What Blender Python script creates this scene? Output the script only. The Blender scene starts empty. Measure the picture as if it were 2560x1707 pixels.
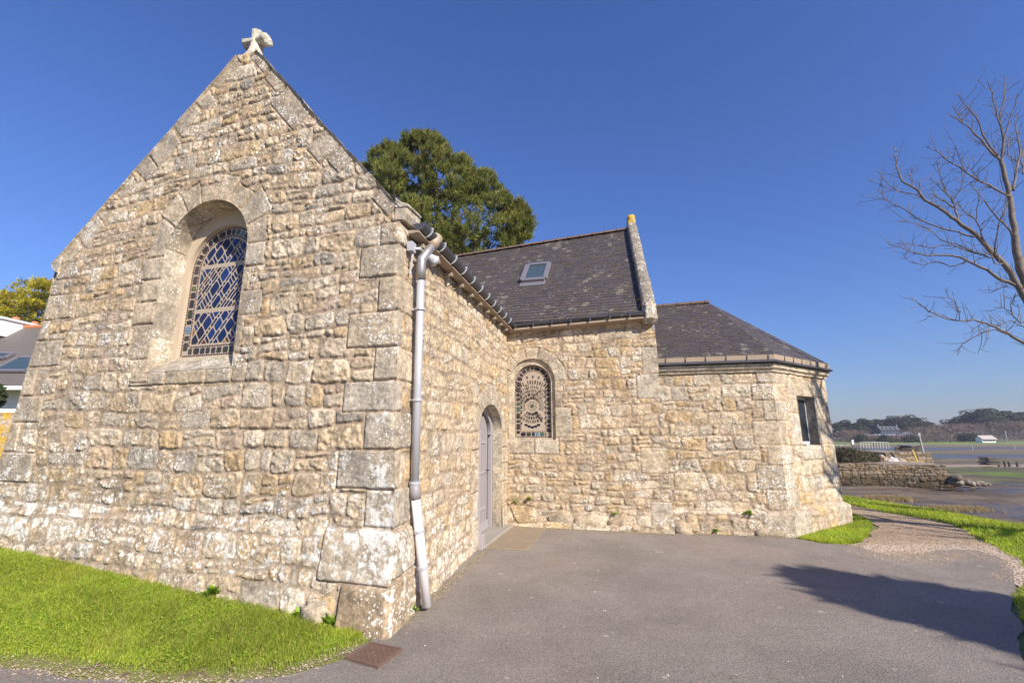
import bpy, bmesh, math, random
import numpy as np
from mathutils import Vector, Matrix
R = math.radians
random.seed(7)
RNG = np.random.default_rng(11)
SC = bpy.context.scene
COL = SC.collection

# ------------------------------------------------------------------ camera, sky, sun, exposure
PITCH, FPX, EYE = 11.7, 1138.0, 1.6
cd = bpy.data.cameras.new('camera'); camo = bpy.data.objects.new('camera', cd); COL.objects.link(camo)
cd.sensor_fit = 'HORIZONTAL'; cd.sensor_width = 36; cd.lens = FPX / 2560 * 36
cd.clip_start = .05; cd.clip_end = 6000
camo.location = (0, 0, EYE); camo.rotation_euler = (R(90 + PITCH), 0, 0)
SC.camera = camo
SUN_AZ, SUN_EL = 143.0, 34.0
w = bpy.data.worlds.new('World'); SC.world = w; w.use_nodes = True
nt = w.node_tree; bg = nt.nodes['Background']
sky = nt.nodes.new('ShaderNodeTexSky'); sky.sky_type = 'NISHITA'; sky.sun_disc = False
sky.sun_elevation = R(SUN_EL); sky.sun_rotation = R(SUN_AZ); sky.air_density = 1.5; sky.dust_density = .3; sky.ozone_density = 5.0
wb = nt.nodes.new('ShaderNodeMix'); wb.data_type = 'RGBA'; wb.blend_type = 'MULTIPLY'; wb.inputs[0].default_value = 1; wb.inputs[7].default_value = (.60, .728, 1.21, 1)   # the photograph's cool sky balance
nt.links.new(sky.outputs[0], wb.inputs[6]); nt.links.new(wb.outputs[2], bg.inputs[0]); bg.inputs[1].default_value = 0.08
sl = bpy.data.lights.new('sun', 'SUN'); sl.energy = 4.8; sl.angle = R(.53); sl.color = (1, .915, .79)
so = bpy.data.objects.new('sun', sl); COL.objects.link(so)
SDIR = Vector((math.sin(R(SUN_AZ)) * math.cos(R(SUN_EL)), math.cos(R(SUN_AZ)) * math.cos(R(SUN_EL)), math.sin(R(SUN_EL))))
so.rotation_euler = (-SDIR).to_track_quat('-Z', 'Y').to_euler(); so.location = SDIR * 60
SC.view_settings.view_transform = 'Standard'; SC.view_settings.look = 'None'
SC.view_settings.exposure = 0.62; SC.view_settings.gamma = 1; SC.view_settings.use_curve_mapping = False
SC.cycles.max_bounces = 6; SC.cycles.diffuse_bounces = 3; SC.cycles.transparent_max_bounces = 8

# ------------------------------------------------------------------ helpers: bookkeeping
def tag(o, label=None, cat=None, group=None, kind=None):
    if label: o['label'] = label
    if cat: o['category'] = cat
    if group: o['group'] = group
    if kind: o['kind'] = kind
    return o
def thing(name, label, cat, loc=(0, 0, 0), group=None):
    o = bpy.data.objects.new(name, None); COL.objects.link(o); o.location = loc; o.empty_display_size = .2
    return tag(o, label, cat, group)
def link(name, me, mat=None, parent=None):
    o = bpy.data.objects.new(name, me); COL.objects.link(o)
    if mat is not None:
        me.materials.clear(); me.materials.append(mat)
    if parent is not None:
        o.parent = parent
        if parent.type == 'EMPTY': o.matrix_parent_inverse = Matrix.Translation(-Vector(parent.location))
    return o
def np_mesh(name, V, F, attrs=None, smooth=False):
    """V (n,3); F list of int arrays (m,k) or one array; attrs {name: (n,3|4|1)} on points"""
    me = bpy.data.meshes.new(name)
    V = np.asarray(V, dtype=np.float32)
    if not isinstance(F, list): F = [F]
    F = [np.asarray(f, dtype=np.int32) for f in F if len(f)]
    me.vertices.add(len(V)); me.vertices.foreach_set('co', V.ravel())
    tot = np.concatenate([np.full(len(f), f.shape[1], dtype=np.int32) for f in F])
    idx = np.concatenate([f.ravel() for f in F])
    start = np.concatenate([[0], np.cumsum(tot)[:-1]]).astype(np.int32)
    me.loops.add(len(idx)); me.loops.foreach_set('vertex_index', idx)
    me.polygons.add(len(tot)); me.polygons.foreach_set('loop_start', start); me.polygons.foreach_set('loop_total', tot)
    me.polygons.foreach_set('use_smooth', np.full(len(tot), smooth, dtype=bool))
    me.update(calc_edges=True)
    for k, a in (attrs or {}).items():
        a = np.asarray(a, dtype=np.float32)
        if a.ndim == 1:
            at = me.attributes.new(k, 'FLOAT', 'POINT'); at.data.foreach_set('value', a)
        else:
            if a.shape[1] == 3: a = np.hstack([a, np.ones((len(a), 1), np.float32)])
            at = me.attributes.new(k, 'FLOAT_COLOR', 'POINT'); at.data.foreach_set('color', a.ravel())
    return me
class MB:
    """collects solid shapes into one mesh"""
    def __init__(s): s.v = []; s.f = []
    def add(s, vs, fs):
        o = len(s.v); s.v += [tuple(v) for v in vs]; s.f += [tuple(i + o for i in f) for f in fs]
    def box(s, c, size, ax=None):
        c = Vector(c); ax = ax or (Vector((1, 0, 0)), Vector((0, 1, 0)), Vector((0, 0, 1)))
        h = [Vector(a).normalized() * (k / 2) for a, k in zip(ax, size)]
        vs = [c + h[0] * i + h[1] * j + h[2] * k for i in (-1, 1) for j in (-1, 1) for k in (-1, 1)]
        s.add(vs, [(0, 1, 3, 2), (4, 6, 7, 5), (0, 4, 5, 1), (2, 3, 7, 6), (0, 2, 6, 4), (1, 5, 7, 3)])
    def bar(s, a, b, wd, th, up=(0, 0, 1)):
        a = Vector(a); b = Vector(b); d = (b - a); L = d.length; d.normalize()
        sd = d.cross(Vector(up)).normalized(); u = sd.cross(d)
        s.box((a + b) / 2, (L, wd, th), (d, sd, u))
    def tube(s, pts, rad, n=12, cap=True):
        pts = [Vector(p) for p in pts]; rad = rad if isinstance(rad, (list, tuple)) else [rad] * len(pts)
        o = len(s.v); u = None; m = len(pts)
        for i, p in enumerate(pts):
            d = (pts[min(i + 1, m - 1)] - pts[max(i - 1, 0)]).normalized()
            if u is None: u = d.orthogonal().normalized()
            u = (u - d * u.dot(d)).normalized(); v = d.cross(u)
            for k in range(n):
                t = 2 * math.pi * k / n
                s.v.append(tuple(p + (u * math.cos(t) + v * math.sin(t)) * rad[i]))
        for i in range(m - 1):
            for k in range(n):
                s.f.append((o + i * n + k, o + i * n + (k + 1) % n, o + (i + 1) * n + (k + 1) % n, o + (i + 1) * n + k))
        if cap:
            s.f.append(tuple(o + k for k in range(n))[::-1]); s.f.append(tuple(o + (m - 1) * n + k for k in range(n)))
    def prism(s, poly, ext):
        """poly: 3-D points; ext: vector"""
        n = len(poly); e = Vector(ext); vs = [Vector(p) for p in poly] + [Vector(p) + e for p in poly]
        fs = [tuple(range(n))[::-1], tuple(range(n, 2 * n))] + [(i, (i + 1) % n, n + (i + 1) % n, n + i) for i in range(n)]
        s.add(vs, fs)
    def mesh(s, name, smooth=False, bevel=0, weld=False):
        me = bpy.data.meshes.new(name); me.from_pydata(s.v, [], s.f); me.update()
        bm = bmesh.new(); bm.from_mesh(me)
        bmesh.ops.recalc_face_normals(bm, faces=bm.faces)
        if bevel: bmesh.ops.bevel(bm, geom=bm.edges[:], offset=bevel, segments=1, affect='EDGES', clamp_overlap=True)
        bm.to_mesh(me); bm.free()
        if smooth: me.polygons.foreach_set('use_smooth', [True] * len(me.polygons))
        return me
    def build(s, name, mat, parent=None, **k): return link(name, s.mesh(name, **k), mat, parent)
def at(px, py, y):
    """point of the place at world depth y seen in direction (px, py) of the photograph"""
    p = R(PITCH); xc = (px - 1280) / FPX; zc = -(py - 853.5) / FPX
    d = Vector((xc, math.cos(p) - zc * math.sin(p), math.sin(p) + zc * math.cos(p)))
    return Vector((0, 0, EYE)) + d * (y / d.y)
def brg(b): return Vector((math.sin(R(b)), math.cos(R(b)), 0))

# ------------------------------------------------------------------ helpers: noise in numpy
def hsh(ix, iy, seed=0):
    n = (ix.astype(np.int64) * 374761393 + iy.astype(np.int64) * 668265263 + seed * 1274126177) & 0xffffffff
    n = ((n ^ (n >> 13)) * 1274126177) & 0xffffffff
    n = ((n ^ (n >> 16)) * 2246822519) & 0xffffffff
    n = n ^ (n >> 15)
    return (n & 0xffffff) / float(0xffffff)
def vn(x, y, seed=0):
    x = np.asarray(x, float); y = np.asarray(y, float) + 0 * x
    ix = np.floor(x); iy = np.floor(y); fx = x - ix; fy = y - iy
    fx = fx * fx * fx * (fx * (fx * 6 - 15) + 10); fy = fy * fy * fy * (fy * (fy * 6 - 15) + 10)
    ix = ix.astype(np.int64); iy = iy.astype(np.int64)
    a = hsh(ix, iy, seed); b = hsh(ix + 1, iy, seed); c = hsh(ix, iy + 1, seed); d = hsh(ix + 1, iy + 1, seed)
    return ((a * (1 - fx) + b * fx) * (1 - fy) + (c * (1 - fx) + d * fx) * fy) * 2 - 1
def fbm(x, y, seed=0, o=4):
    r = 0; a = .5
    for i in range(o): r = r + a * vn(x * 2 ** i, y * 2 ** i, seed + i * 17); a *= .5
    return r
def sstep(a, b, x):
    t = np.clip((x - a) / (b - a), 0, 1); return t * t * (3 - 2 * t)

# ------------------------------------------------------------------ helpers: materials
def new_mat(name):
    m = bpy.data.materials.new(name); m.use_nodes = True; return m, m.node_tree, m.node_tree.nodes['Principled BSDF']
class NT:
    def __init__(s, nt): s.nt = nt
    def n(s, t, **k):
        x = s.nt.nodes.new(t)
        for a, b in k.items():
            if a.startswith('i_'): x.inputs[a[2:].replace('_', ' ')].default_value = b
            else: setattr(x, a, b)
        return x
    def l(s, a, b): s.nt.links.new(a, b)
    def co(s, kind='Object'): return s.n('ShaderNodeTexCoord').outputs[kind]
    def noise(s, scale, detail=4, rough=.55, co=None, out='Fac', stretch=None, dist=0):
        x = s.n('ShaderNodeTexNoise'); x.inputs['Scale'].default_value = scale; x.inputs['Detail'].default_value = detail; x.inputs['Roughness'].default_value = rough; x.inputs['Distortion'].default_value = dist
        c = co or s.co()
        if stretch:
            m = s.n('ShaderNodeMapping'); m.inputs['Scale'].default_value = stretch; s.l(c, m.inputs[0]); c = m.outputs[0]
        s.l(c, x.inputs['Vector']); return x.outputs[out]
    def vor(s, scale, out='Distance', co=None, rnd=1):
        x = s.n('ShaderNodeTexVoronoi'); x.inputs['Scale'].default_value = scale; x.inputs['Randomness'].default_value = rnd
        s.l(co or s.co(), x.inputs['Vector']); return x.outputs[out]
    def ramp(s, f, a, b, lo=0., hi=1., smooth=True):
        x = s.n('ShaderNodeMapRange'); x.interpolation_type = 'SMOOTHSTEP' if smooth else 'LINEAR'
        for i, v in ((1, a), (2, b), (3, lo), (4, hi)): x.inputs[i].default_value = v
        s.l(f, x.inputs[0]); return x.outputs[0]
    def math(s, op, a, b=0.):
        x = s.n('ShaderNodeMath', operation=op)
        for i, v in enumerate((a, b)):
            if hasattr(v, 'is_linked') or hasattr(v, 'links'): s.l(v, x.inputs[i])
            else: x.inputs[i].default_value = v
        return x.outputs[0]
    def mix(s, f, a, b, mode='MIX'):
        x = s.n('ShaderNodeMix', data_type='RGBA', blend_type=mode)
        for i, v in ((0, f), (6, a), (7, b)):
            if hasattr(v, 'links'): s.l(v, x.inputs[i])
            else: x.inputs[i].default_value = v if i == 0 else (*v, 1)[:4]
        return x.outputs[2]
    def attr(s, name, out='Color'): x = s.n('ShaderNodeAttribute', attribute_name=name); return x.outputs[out]
    def bump(s, h, strength=.5, dist=.01, nrm=None):
        x = s.n('ShaderNodeBump'); x.inputs['Strength'].default_value = strength; x.inputs['Distance'].default_value = dist
        s.l(h, x.inputs['Height'])
        if nrm: s.l(nrm, x.inputs['Normal'])
        return x.outputs[0]
def simple(name, col, rough=.6, metal=0, var=.12, scale=8, bump=0, bscale=60, spec=.5):
    m, nt, b = new_mat(name); t = NT(nt)
    f = t.noise(scale, 5); c = t.mix(f, tuple(x * (1 - var) for x in col), tuple(min(1, x * (1 + var)) for x in col))
    t.l(c, b.inputs['Base Color']); b.inputs['Roughness'].default_value = rough; b.inputs['Metallic'].default_value = metal; b.inputs['Specular IOR Level'].default_value = spec
    if bump: t.l(t.bump(t.noise(bscale, 6), bump, .01), b.inputs['Normal'])
    return m
def stone_mat(name, grime=.5, yellow=0., lich=1., bumpk=.5):
    m, nt, b = new_mat(name); t = NT(nt)
    ca = t.n('ShaderNodeAttribute', attribute_name='Col'); col = ca.outputs['Color']; la = t.attr('Lich', 'Fac')
    n1 = t.noise(7, 6, .6); n2 = t.noise(130, 3, .7); n3 = t.noise(28, 5, .65)
    k1 = t.ramp(n1, .3, .7, .70, 1.25); k2 = t.ramp(n2, .3, .7, .74, 1.24); k3 = t.ramp(n3, .3, .7, .80, 1.18)
    k = t.math('MULTIPLY', t.math('MULTIPLY', k1, k2), k3)
    cm = t.n('ShaderNodeVectorMath', operation='SCALE'); t.l(col, cm.inputs[0]); t.l(k, cm.inputs['Scale'])
    c = cm.outputs[0]
    # dark weathering and lichen with shapes of their own
    g = t.math('MULTIPLY', t.ramp(t.noise(2.6, 8, .65), .47, .72), t.ramp(t.noise(45, 5, .7), .40, .62))
    c = t.mix(t.math('MULTIPLY', g, grime), c, (.16, .145, .12))
    c = t.mix(t.math('MULTIPLY', t.ramp(t.noise(75, 3, .6), .62, .70), .35 * grime + .1), c, (.10, .085, .07))
    # white crustose lichen: soft patches and round spots
    f1 = t.ramp(t.math('ADD', t.math('MULTIPLY', t.noise(9, 7, .66), .75), t.math('MULTIPLY', la, .32 * lich)), .584, .628)
    vsp = t.vor(30)
    spot = t.math('LESS_THAN', t.math('ADD', vsp, t.math('MULTIPLY', t.noise(60, 3), .12)), t.math('MULTIPLY', t.ramp(t.math('ADD', t.noise(3.1, 3), t.math('MULTIPLY', la, .25 * lich)), .41, .80), .54))
    vs2 = t.vor(9)
    spot2 = t.math('LESS_THAN', t.math('ADD', vs2, t.math('MULTIPLY', t.noise(40, 4), .2)), t.math('MULTIPLY', t.ramp(t.math('ADD', t.noise(1.7, 3), t.math('MULTIPLY', la, .2 * lich)), .52, .95), .5))
    f = t.math('MAXIMUM', t.math('MULTIPLY', f1, .9), t.math('MULTIPLY', t.math('MAXIMUM', spot, spot2), .85))
    f = t.math('MULTIPLY', f, t.ramp(ca.outputs['Alpha'], .2, .8, .35, 1))
    lw = t.mix(t.noise(40, 3), (.58, .56, .50), (.84, .82, .76))
    c = t.mix(f, c, lw)
    if yellow:
        fy = t.ramp(t.noise(6, 6, .65, stretch=(1, 1, 1.0)), .62 - .3 * yellow, .70 - .3 * yellow)
        c = t.mix(t.math('MULTIPLY', fy, .85), c, t.mix(t.noise(30, 3), (.50, .27, .02), (.62, .42, .05)))
    t.l(c, b.inputs['Base Color']); b.inputs['Roughness'].default_value = .92; b.inputs['Specular IOR Level'].default_value = .25
    h = t.math('ADD', t.math('MULTIPLY', t.noise(38, 8, .65), 1.), t.math('MULTIPLY', t.noise(150, 4, .6), .35))
    t.l(t.bump(h, bumpk, .02), b.inputs['Normal'])
    return m
# ------------------------------------------------------------------ rubble walls as relief meshes
PAL = np.array([(.475, .365, .235), (.465, .335, .185), (.54, .45, .33), (.425, .36, .275), (.45, .345, .25), (.51, .405, .27), (.33, .29, .235)])
MORT = np.array((.385, .295, .205))
DRESS = np.array([(.445, .375, .28), (.40, .335, .255), (.48, .39, .275), (.45, .39, .305)])
def poly_in(P, S, Z):
    """signed inside distance to a convex polygon"""
    P = np.array(P, float); A = 0
    for i in range(len(P)):
        a = P[i]; b = P[(i + 1) % len(P)]; A += a[0] * b[1] - b[0] * a[1]
    if A < 0: P = P[::-1]
    d = np.full(S.shape, 9e9)
    for i in range(len(P)):
        a = P[i]; b = P[(i + 1) % len(P)]; e = b - a; L = math.hypot(*e)
        d = np.minimum(d, (e[0] * (Z - a[1]) - e[1] * (S - a[0])) / L)
    return d
def rnd_corner(a, b, r):
    q = np.where((a < r) & (b < r), r - np.sqrt((r - np.minimum(a, r)) ** 2 + (r - np.minimum(b, r)) ** 2), np.minimum(a, b))
    return q
def arch_sd(S, Z, o):
    """signed distance to an opening (negative inside); o = c, half width, z bottom, z spring, rise (0 = flat top)"""
    c, hw, zb, zs, arch = o
    if arch:
        top = np.where(Z > zs, np.sqrt((S - c) ** 2 + (np.maximum(Z - zs, 0) * hw / arch) ** 2) - hw, np.abs(S - c) - hw)
    else:
        top = np.maximum(np.abs(S - c) - hw, Z - zs)
    return np.maximum(top, zb - Z)
def stone_field(S, Z, c):
    sd = c.get('seed', 1); rg = np.random.default_rng(sd * 13 + 5)
    s0, s1, z0, z1 = S.min() - .5, S.max() + .5, Z.min() - .3, Z.max() + .3
    big = c.get('big', 1.)
    Sw = S + .034 * fbm(S * 2.3, Z * 2.3, sd + 1, 3) + .011 * fbm(S * 9, Z * 9, sd + 2, 3)
    Zw = Z + .034 * fbm(S * 1.9, Z * 2.6, sd + 3, 3) + .010 * fbm(S * 9, Z * 9, sd + 4, 3)
    H = np.zeros(S.shape); D = np.zeros(S.shape); K1 = np.zeros(S.shape, np.int64); K2 = np.zeros(S.shape, np.int64)
    z = z0; lv = [z]
    while z < z1:
        lo, hi = c['course'](z)
        z += rg.uniform(lo, hi) * big; lv.append(z)
    wav = lambda k: .05 * vn(Sw * .9, np.full(S.shape, k * .61), sd + 9) + .022 * vn(Sw * 3.1, np.full(S.shape, k * 1.3), sd + 10)
    bl = lv[0] + wav(0)
    for k in range(len(lv) - 1):
        bu = lv[k + 1] + wav(k + 1); hh = lv[k + 1] - lv[k]
        m = (Zw >= bl) & (Zw < bu)
        if m.any():
            xs = [s0 - rg.uniform(0, .4)]
            while xs[-1] < s1: xs.append(xs[-1] + np.clip(hh * rg.uniform(.8, 2.3), .10, .60) * (1 if rg.random() > .12 else .55))
            xs = np.array(xs); tl = rg.normal(0, .16, len(xs)); ty = rg.random(len(xs)); fr = rg.uniform(.36, .66, len(xs)); fx = rg.uniform(.35, .65, len(xs))
            s = Sw[m]; zz = Zw[m]; dz = zz - (bl[m] + bu[m]) / 2
            j = np.clip(np.searchsorted(xs, s) - 1, 0, len(xs) - 2)
            j = np.where(s < xs[j] + tl[j] * dz, np.maximum(j - 1, 0), j)
            j = np.where(s >= xs[j + 1] + tl[j + 1] * dz, np.minimum(j + 1, len(xs) - 2), j)
            dl = s - (xs[j] + tl[j] * dz); dr = xs[j + 1] + tl[j + 1] * dz - s
            dd = zz - bl[m]; du = bu[m] - zz; sub = np.zeros(len(s), np.int64)
            Hh = dd + du; W = dl + dr
            two = (ty[j] < .26) & (hh > .12)
            cut = fr[j] * Hh + .12 * (dl - W / 2)
            up = two & (dd > cut); dn = two & ~up
            sub[up] = 1
            du = np.where(dn, cut - dd, du); dd = np.where(up, dd - cut, dd)
            three = (ty[j] < .12) & (hh > .12) & up
            xc = fx[j] * W
            r3 = three & (dl > xc); l3 = three & ~r3
            sub[r3] = 2
            dr = np.where(l3, xc - dl, dr); dl = np.where(r3, dl - xc, dl)
            rr = .03 + .06 * hsh(j + k * 131, sub, sd)
            rr = np.minimum(rr, .48 * np.minimum(dl + dr, dd + du))
            D[m] = rnd_corner(np.minimum(dl, dr), np.minimum(dd, du), rr)
            K1[m] = j * 3 + sub; K2[m] = k
        bl = bu
    h1 = hsh(K1, K2, sd + 21); h2 = hsh(K1, K2, sd + 22); h3 = hsh(K1, K2, sd + 23); h4 = hsh(K1, K2, sd + 24); h5 = hsh(K1, K2, sd + 25)
    # relief
    rag = .008 * fbm(S * 30, Z * 30, sd + 5, 3)
    flush = c.get('flush', lambda S, Z: 0 * S)(S, Z)
    gap = .005 + .009 * h1 + .006 * flush; bev = .007 + .011 * h2
    t = np.clip((D + rag - gap) / bev, 0, 1); prof = .5 * np.sqrt(np.clip(1 - (1 - t) ** 2, 0, 1)) + .5 * t * t * (3 - 2 * t)
    prot = (.004 + .012 * h3 ** 1.2) * c.get('prot', 1.) * (1 - .45 * flush)
    o1 = h4 * 37; o2 = h5 * 53
    rough = (.5 + h5) * c.get('rough', 1.)
    srf = rough * (.006 * vn(S * 6 + o1, Z * 8 + o2, sd + 6) + .007 * vn(S * 17 + o2, Z * 20 + o1, sd + 7) + .0045 * vn(S * 43, Z * 43, sd + 8))
    hz = prof * (prot + srf + .0135)
    hz = np.maximum(hz, .004 * fbm(S * 14, Z * 14, sd + 12, 3) + .011 + .005 * fbm(S * 2, Z * 2, sd + 14, 2))
    stone = sstep(.15, .5, t)
    wts = c.get('pal', (.26, .16, .20, .17, .07, .10, .04)); cw = np.cumsum(wts) / sum(wts)
    pi = np.searchsorted(cw, np.clip(hsh(K1, K2, sd + 31), 0, .9999))
    col = PAL[np.minimum(pi, len(PAL) - 1)] * (.90 + .20 * h2)[..., None]
    pj = np.minimum(np.searchsorted(cw, np.clip(hsh(K1, K2, sd + 32), 0, .9999)), len(PAL) - 1)
    mx = sstep(-.1, .35, fbm(S * 4 + o1, Z * 4 + o2, sd + 15, 3))[..., None] * .65
    col = col * (1 - mx) + PAL[pj] * mx
    mcol = MORT * (1 + .16 * fbm(S * 3, Z * 3, sd + 16, 3))[..., None]
    # dressed stones
    for q in c.get('dressed', []):
        P, pr = q[0], q[1]; ci = q[2] if len(q) > 2 else rg.integers(0, len(DRESS))
        cx = np.mean([p[0] for p in P]); cz = np.mean([p[1] for p in P])
        d = poly_in(P, S + .006 * fbm(S * 6, Z * 6, sd + 41, 3), Z + .006 * fbm(S * 6, Z * 6, sd + 42, 3)) + .004 * fbm(S * 34, Z * 34, sd + 43, 2)
        m = d > -.010
        if not m.any(): continue
        tt = np.clip((d[m] - .003) / .016, 0, 1); pf = np.sqrt(np.clip(1 - (1 - tt) ** 2, 0, 1))
        hz[m] = np.maximum(.005 + .004 * vn(S[m] * 20, Z[m] * 20, sd), pf * (pr + .006 * vn(S[m] * 5 + cx * 9, Z[m] * 5, sd + 44) + .003 * vn(S[m] * 30, Z[m] * 30, sd + 45) + .012 * rg.uniform(-.5, .5)))
        cc = (np.array(ci) if isinstance(ci, tuple) else DRESS[ci]) * rg.uniform(.86, 1.1)
        mm = sstep(-.1, .5, fbm(S[m] * 3, Z[m] * 3, sd + 46, 3))[..., None] * .5
        col[m] = cc * (1 - mm) + DRESS[rg.integers(0, len(DRESS))] * np.array((1.02, .95, .84)) * mm
        stone[m] = sstep(.1, .5, tt)
    col = mcol * (1 - stone[..., None]) + col * stone[..., None]
    return hz, col, stone
EDGE_H = .02
def stone_wall(name, parent, mat, P0, d, n, zr, sl, sr, off, res, cfg, holes=(), fixl=True, fixr=True, jl=None, jr=None):
    """relief wall over the outline sl(z)..sr(z); off(s, z) = batter along n"""
    P0 = np.array(P0[:3]); d = np.array(d[:3]); n = np.array(n[:3])
    zs = np.arange(zr[0], zr[1], res); zs = np.append(zs, zr[1]); L = np.array([sl(z) for z in zs]); Rr = np.array([sr(z) for z in zs])
    nu = max(2, int((Rr - L).max() / res)) + 1
    u = np.linspace(0, 1, nu); S = L[:, None] * (1 - u) + Rr[:, None] * u; Z = np.repeat(zs[:, None], nu, 1)
    hz, col, st = stone_field(S, Z, cfg)
    e = np.minimum(*(x if f else x * 0 + 9 for x, f in ((S - L[:, None], fixl), (Rr[:, None] - S, fixr))))
    k = sstep(0, .035, e)
    J = np.where(S - L[:, None] < Rr[:, None] - S, np.array([jl(z) if jl else 0. for z in zs])[:, None], np.array([jr(z) if jr else 0. for z in zs])[:, None])
    hz = hz * k + (EDGE_H + J) * (1 - k)
    keep = np.ones((len(zs) - 1, nu - 1), bool)
    for o in holes:
        sd = arch_sd(S, Z, o); eps = 1e-4
        gx = (arch_sd(S + eps, Z, o) - sd) / eps; gz = (arch_sd(S, Z + eps, o) - sd) / eps
        m = np.abs(sd) < res * .62
        S = np.where(m, S - gx * sd, S); Z = np.where(m, Z - gz * sd, Z)
        k = sstep(0, .02, np.abs(sd)); hz = hz * k + EDGE_H * (1 - k)
        sd2 = arch_sd(S, Z, o)
        sc = (sd2[:-1, :-1] + sd2[1:, :-1] + sd2[:-1, 1:] + sd2[1:, 1:]) / 4
        keep &= sc > 1e-5
    O = off(S, Z)
    V = P0 + d * S[..., None] + np.array((0, 0, 1.)) * Z[..., None] + n * (O + hz)[..., None]
    idx = np.arange(S.size).reshape(S.shape)
    q = np.stack([idx[:-1, :-1], idx[:-1, 1:], idx[1:, 1:], idx[1:, :-1]], -1)[keep]
    li = cfg.get('lich', lambda S, Z: .5 + 0 * S)(S, Z)
    me = np_mesh(name, V.reshape(-1, 3), q, {'Col': np.concatenate([col, st[..., None]], -1).reshape(-1, 4), 'Lich': np.broadcast_to(li, S.shape).ravel()}, smooth=True)
    return link(name, me, mat, parent)
def outline(o, n=24):
    """points of an opening from bottom left over the arch to bottom right, in (s, z)"""
    c, hw, zb, zs, ar = o
    if ar: top = [(c - hw * math.cos(math.pi * i / n), zs + ar * math.sin(math.pi * i / n)) for i in range(n + 1)]
    else: top = [(c - hw, zs), (c + hw, zs)]
    return [(c - hw, zb)] + top + [(c + hw, zb)]
def reveal(name, parent, mat, P0, d, n, o, d0, d1, blocks, res=.012, col=None, lich=.4, seed=3, closed=False):
    """the inner faces of an opening as stone blocks, from depth d0 (outwards) to d1"""
    P0 = np.array(P0[:3]); d = np.array(d[:3]); n = np.array(n[:3])
    pts = np.array(outline(o, 40)); seg = np.hypot(*np.diff(pts, axis=0).T); T = np.concatenate([[0], np.cumsum(seg)])
    tt = np.unique(np.concatenate([np.arange(0, T[-1], res), T])); s = np.interp(tt, T, pts[:, 0]); z = np.interp(tt, T, pts[:, 1])
    tx = np.gradient(s, tt); tz = np.gradient(z, tt); nx, nz = tz, -tx   # towards the opening
    ln = np.hypot(nx, nz) + 1e-9; nx /= ln; nz /= ln
    nv = max(3, int(abs(d0 - d1) / res)); v = np.linspace(d0, d1, nv + 1)
    rg = np.random.default_rng(seed); js = [0.]
    while js[-1] < T[-1]: js.append(js[-1] + blocks * rg.uniform(.75, 1.25))
    js = np.array(js); b = np.searchsorted(js, tt) - 1; b = np.clip(b, 0, len(js) - 2)
    dj = np.minimum(tt - js[b], js[b + 1] - tt)
    TT, VV = np.meshgrid(tt, v, indexing='ij')
    rel = .008 * (np.clip(dj / .012, 0, 1) - 1)[:, None] + .004 * fbm(TT * 9, VV * 9, seed, 4)
    rel = rel * sstep(0, .02, np.abs(VV - d0))
    V = P0 + d * (s[:, None] + nx[:, None] * rel)[..., None] + np.array((0, 0, 1.)) * (z[:, None] + nz[:, None] * rel)[..., None] + n * VV[..., None]
    base = (DRESS[rg.integers(0, len(DRESS), len(js))] * rg.uniform(.8, 1.1, (len(js), 1)) if col is None else np.tile(np.array(col), (len(js), 1)))[b]
    C = np.repeat(base[:, None, :], nv + 1, 1); stn = np.repeat(np.clip(dj / .012, 0, 1)[:, None], nv + 1, 1)
    idx = np.arange(TT.size).reshape(TT.shape); q = np.stack([idx[:-1, :-1], idx[1:, :-1], idx[1:, 1:], idx[:-1, 1:]], -1).reshape(-1, 4)
    me = np_mesh(name, V.reshape(-1, 3), q, {'Col': np.concatenate([C, stn[..., None]], -1).reshape(-1, 4), 'Lich': np.full(TT.size, lich)}, smooth=True)
    return link(name, me, mat, parent)
def stone_block(name, parent, mat, quad, ext, res=.03, col=None, lich=.5, rough=.012, seed=1, rounding=.02):
    """a hewn block: bevelled prism, subdivided and weathered"""
    m = MB(); m.prism(quad, ext); me = m.mesh(name); bm = bmesh.new(); bm.from_mesh(me)
    bmesh.ops.bevel(bm, geom=bm.edges[:], offset=rounding, segments=2, affect='EDGES', clamp_overlap=True)
    for it in range(5):
        ed = [e for e in bm.edges if e.calc_length() > res * 1.6]
        if not ed or len(bm.verts) > 25000: break
        bmesh.ops.subdivide_edges(bm, edges=ed, cuts=1, use_grid_fill=True)
    bmesh.ops.triangulate(bm, faces=bm.faces)
    bm.normal_update()
    co = np.array([v.co[:] for v in bm.verts]); no = np.array([v.normal[:] for v in bm.verts])
    k = rough * (fbm(co[:, 0] * 9 + co[:, 2] * 7, co[:, 1] * 9 - co[:, 2] * 8, seed, 4) + .6 * vn(co[:, 0] * 3 + co[:, 2] * 5, co[:, 1] * 3 + seed, seed + 3))
    co = co + no * k[:, None]
    for v, c in zip(bm.verts, co): v.co = c
    bm.to_mesh(me); bm.free(); n = len(co)
    rg = np.random.default_rng(seed); c0 = np.array(col) if col is not None else DRESS[rg.integers(0, len(DRESS))]
    a = me.attributes.new('Col', 'FLOAT_COLOR', 'POINT'); a.data.foreach_set('color', np.hstack([np.tile(c0, (n, 1)), np.ones((n, 1))]).astype(np.float32).ravel())
    a = me.attributes.new('Lich', 'FLOAT', 'POINT'); a.data.foreach_set('value', np.full(n, lich, np.float32))
    me.polygons.foreach_set('use_smooth', [True] * len(me.polygons))
    return link(name, me, mat, parent)
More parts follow.
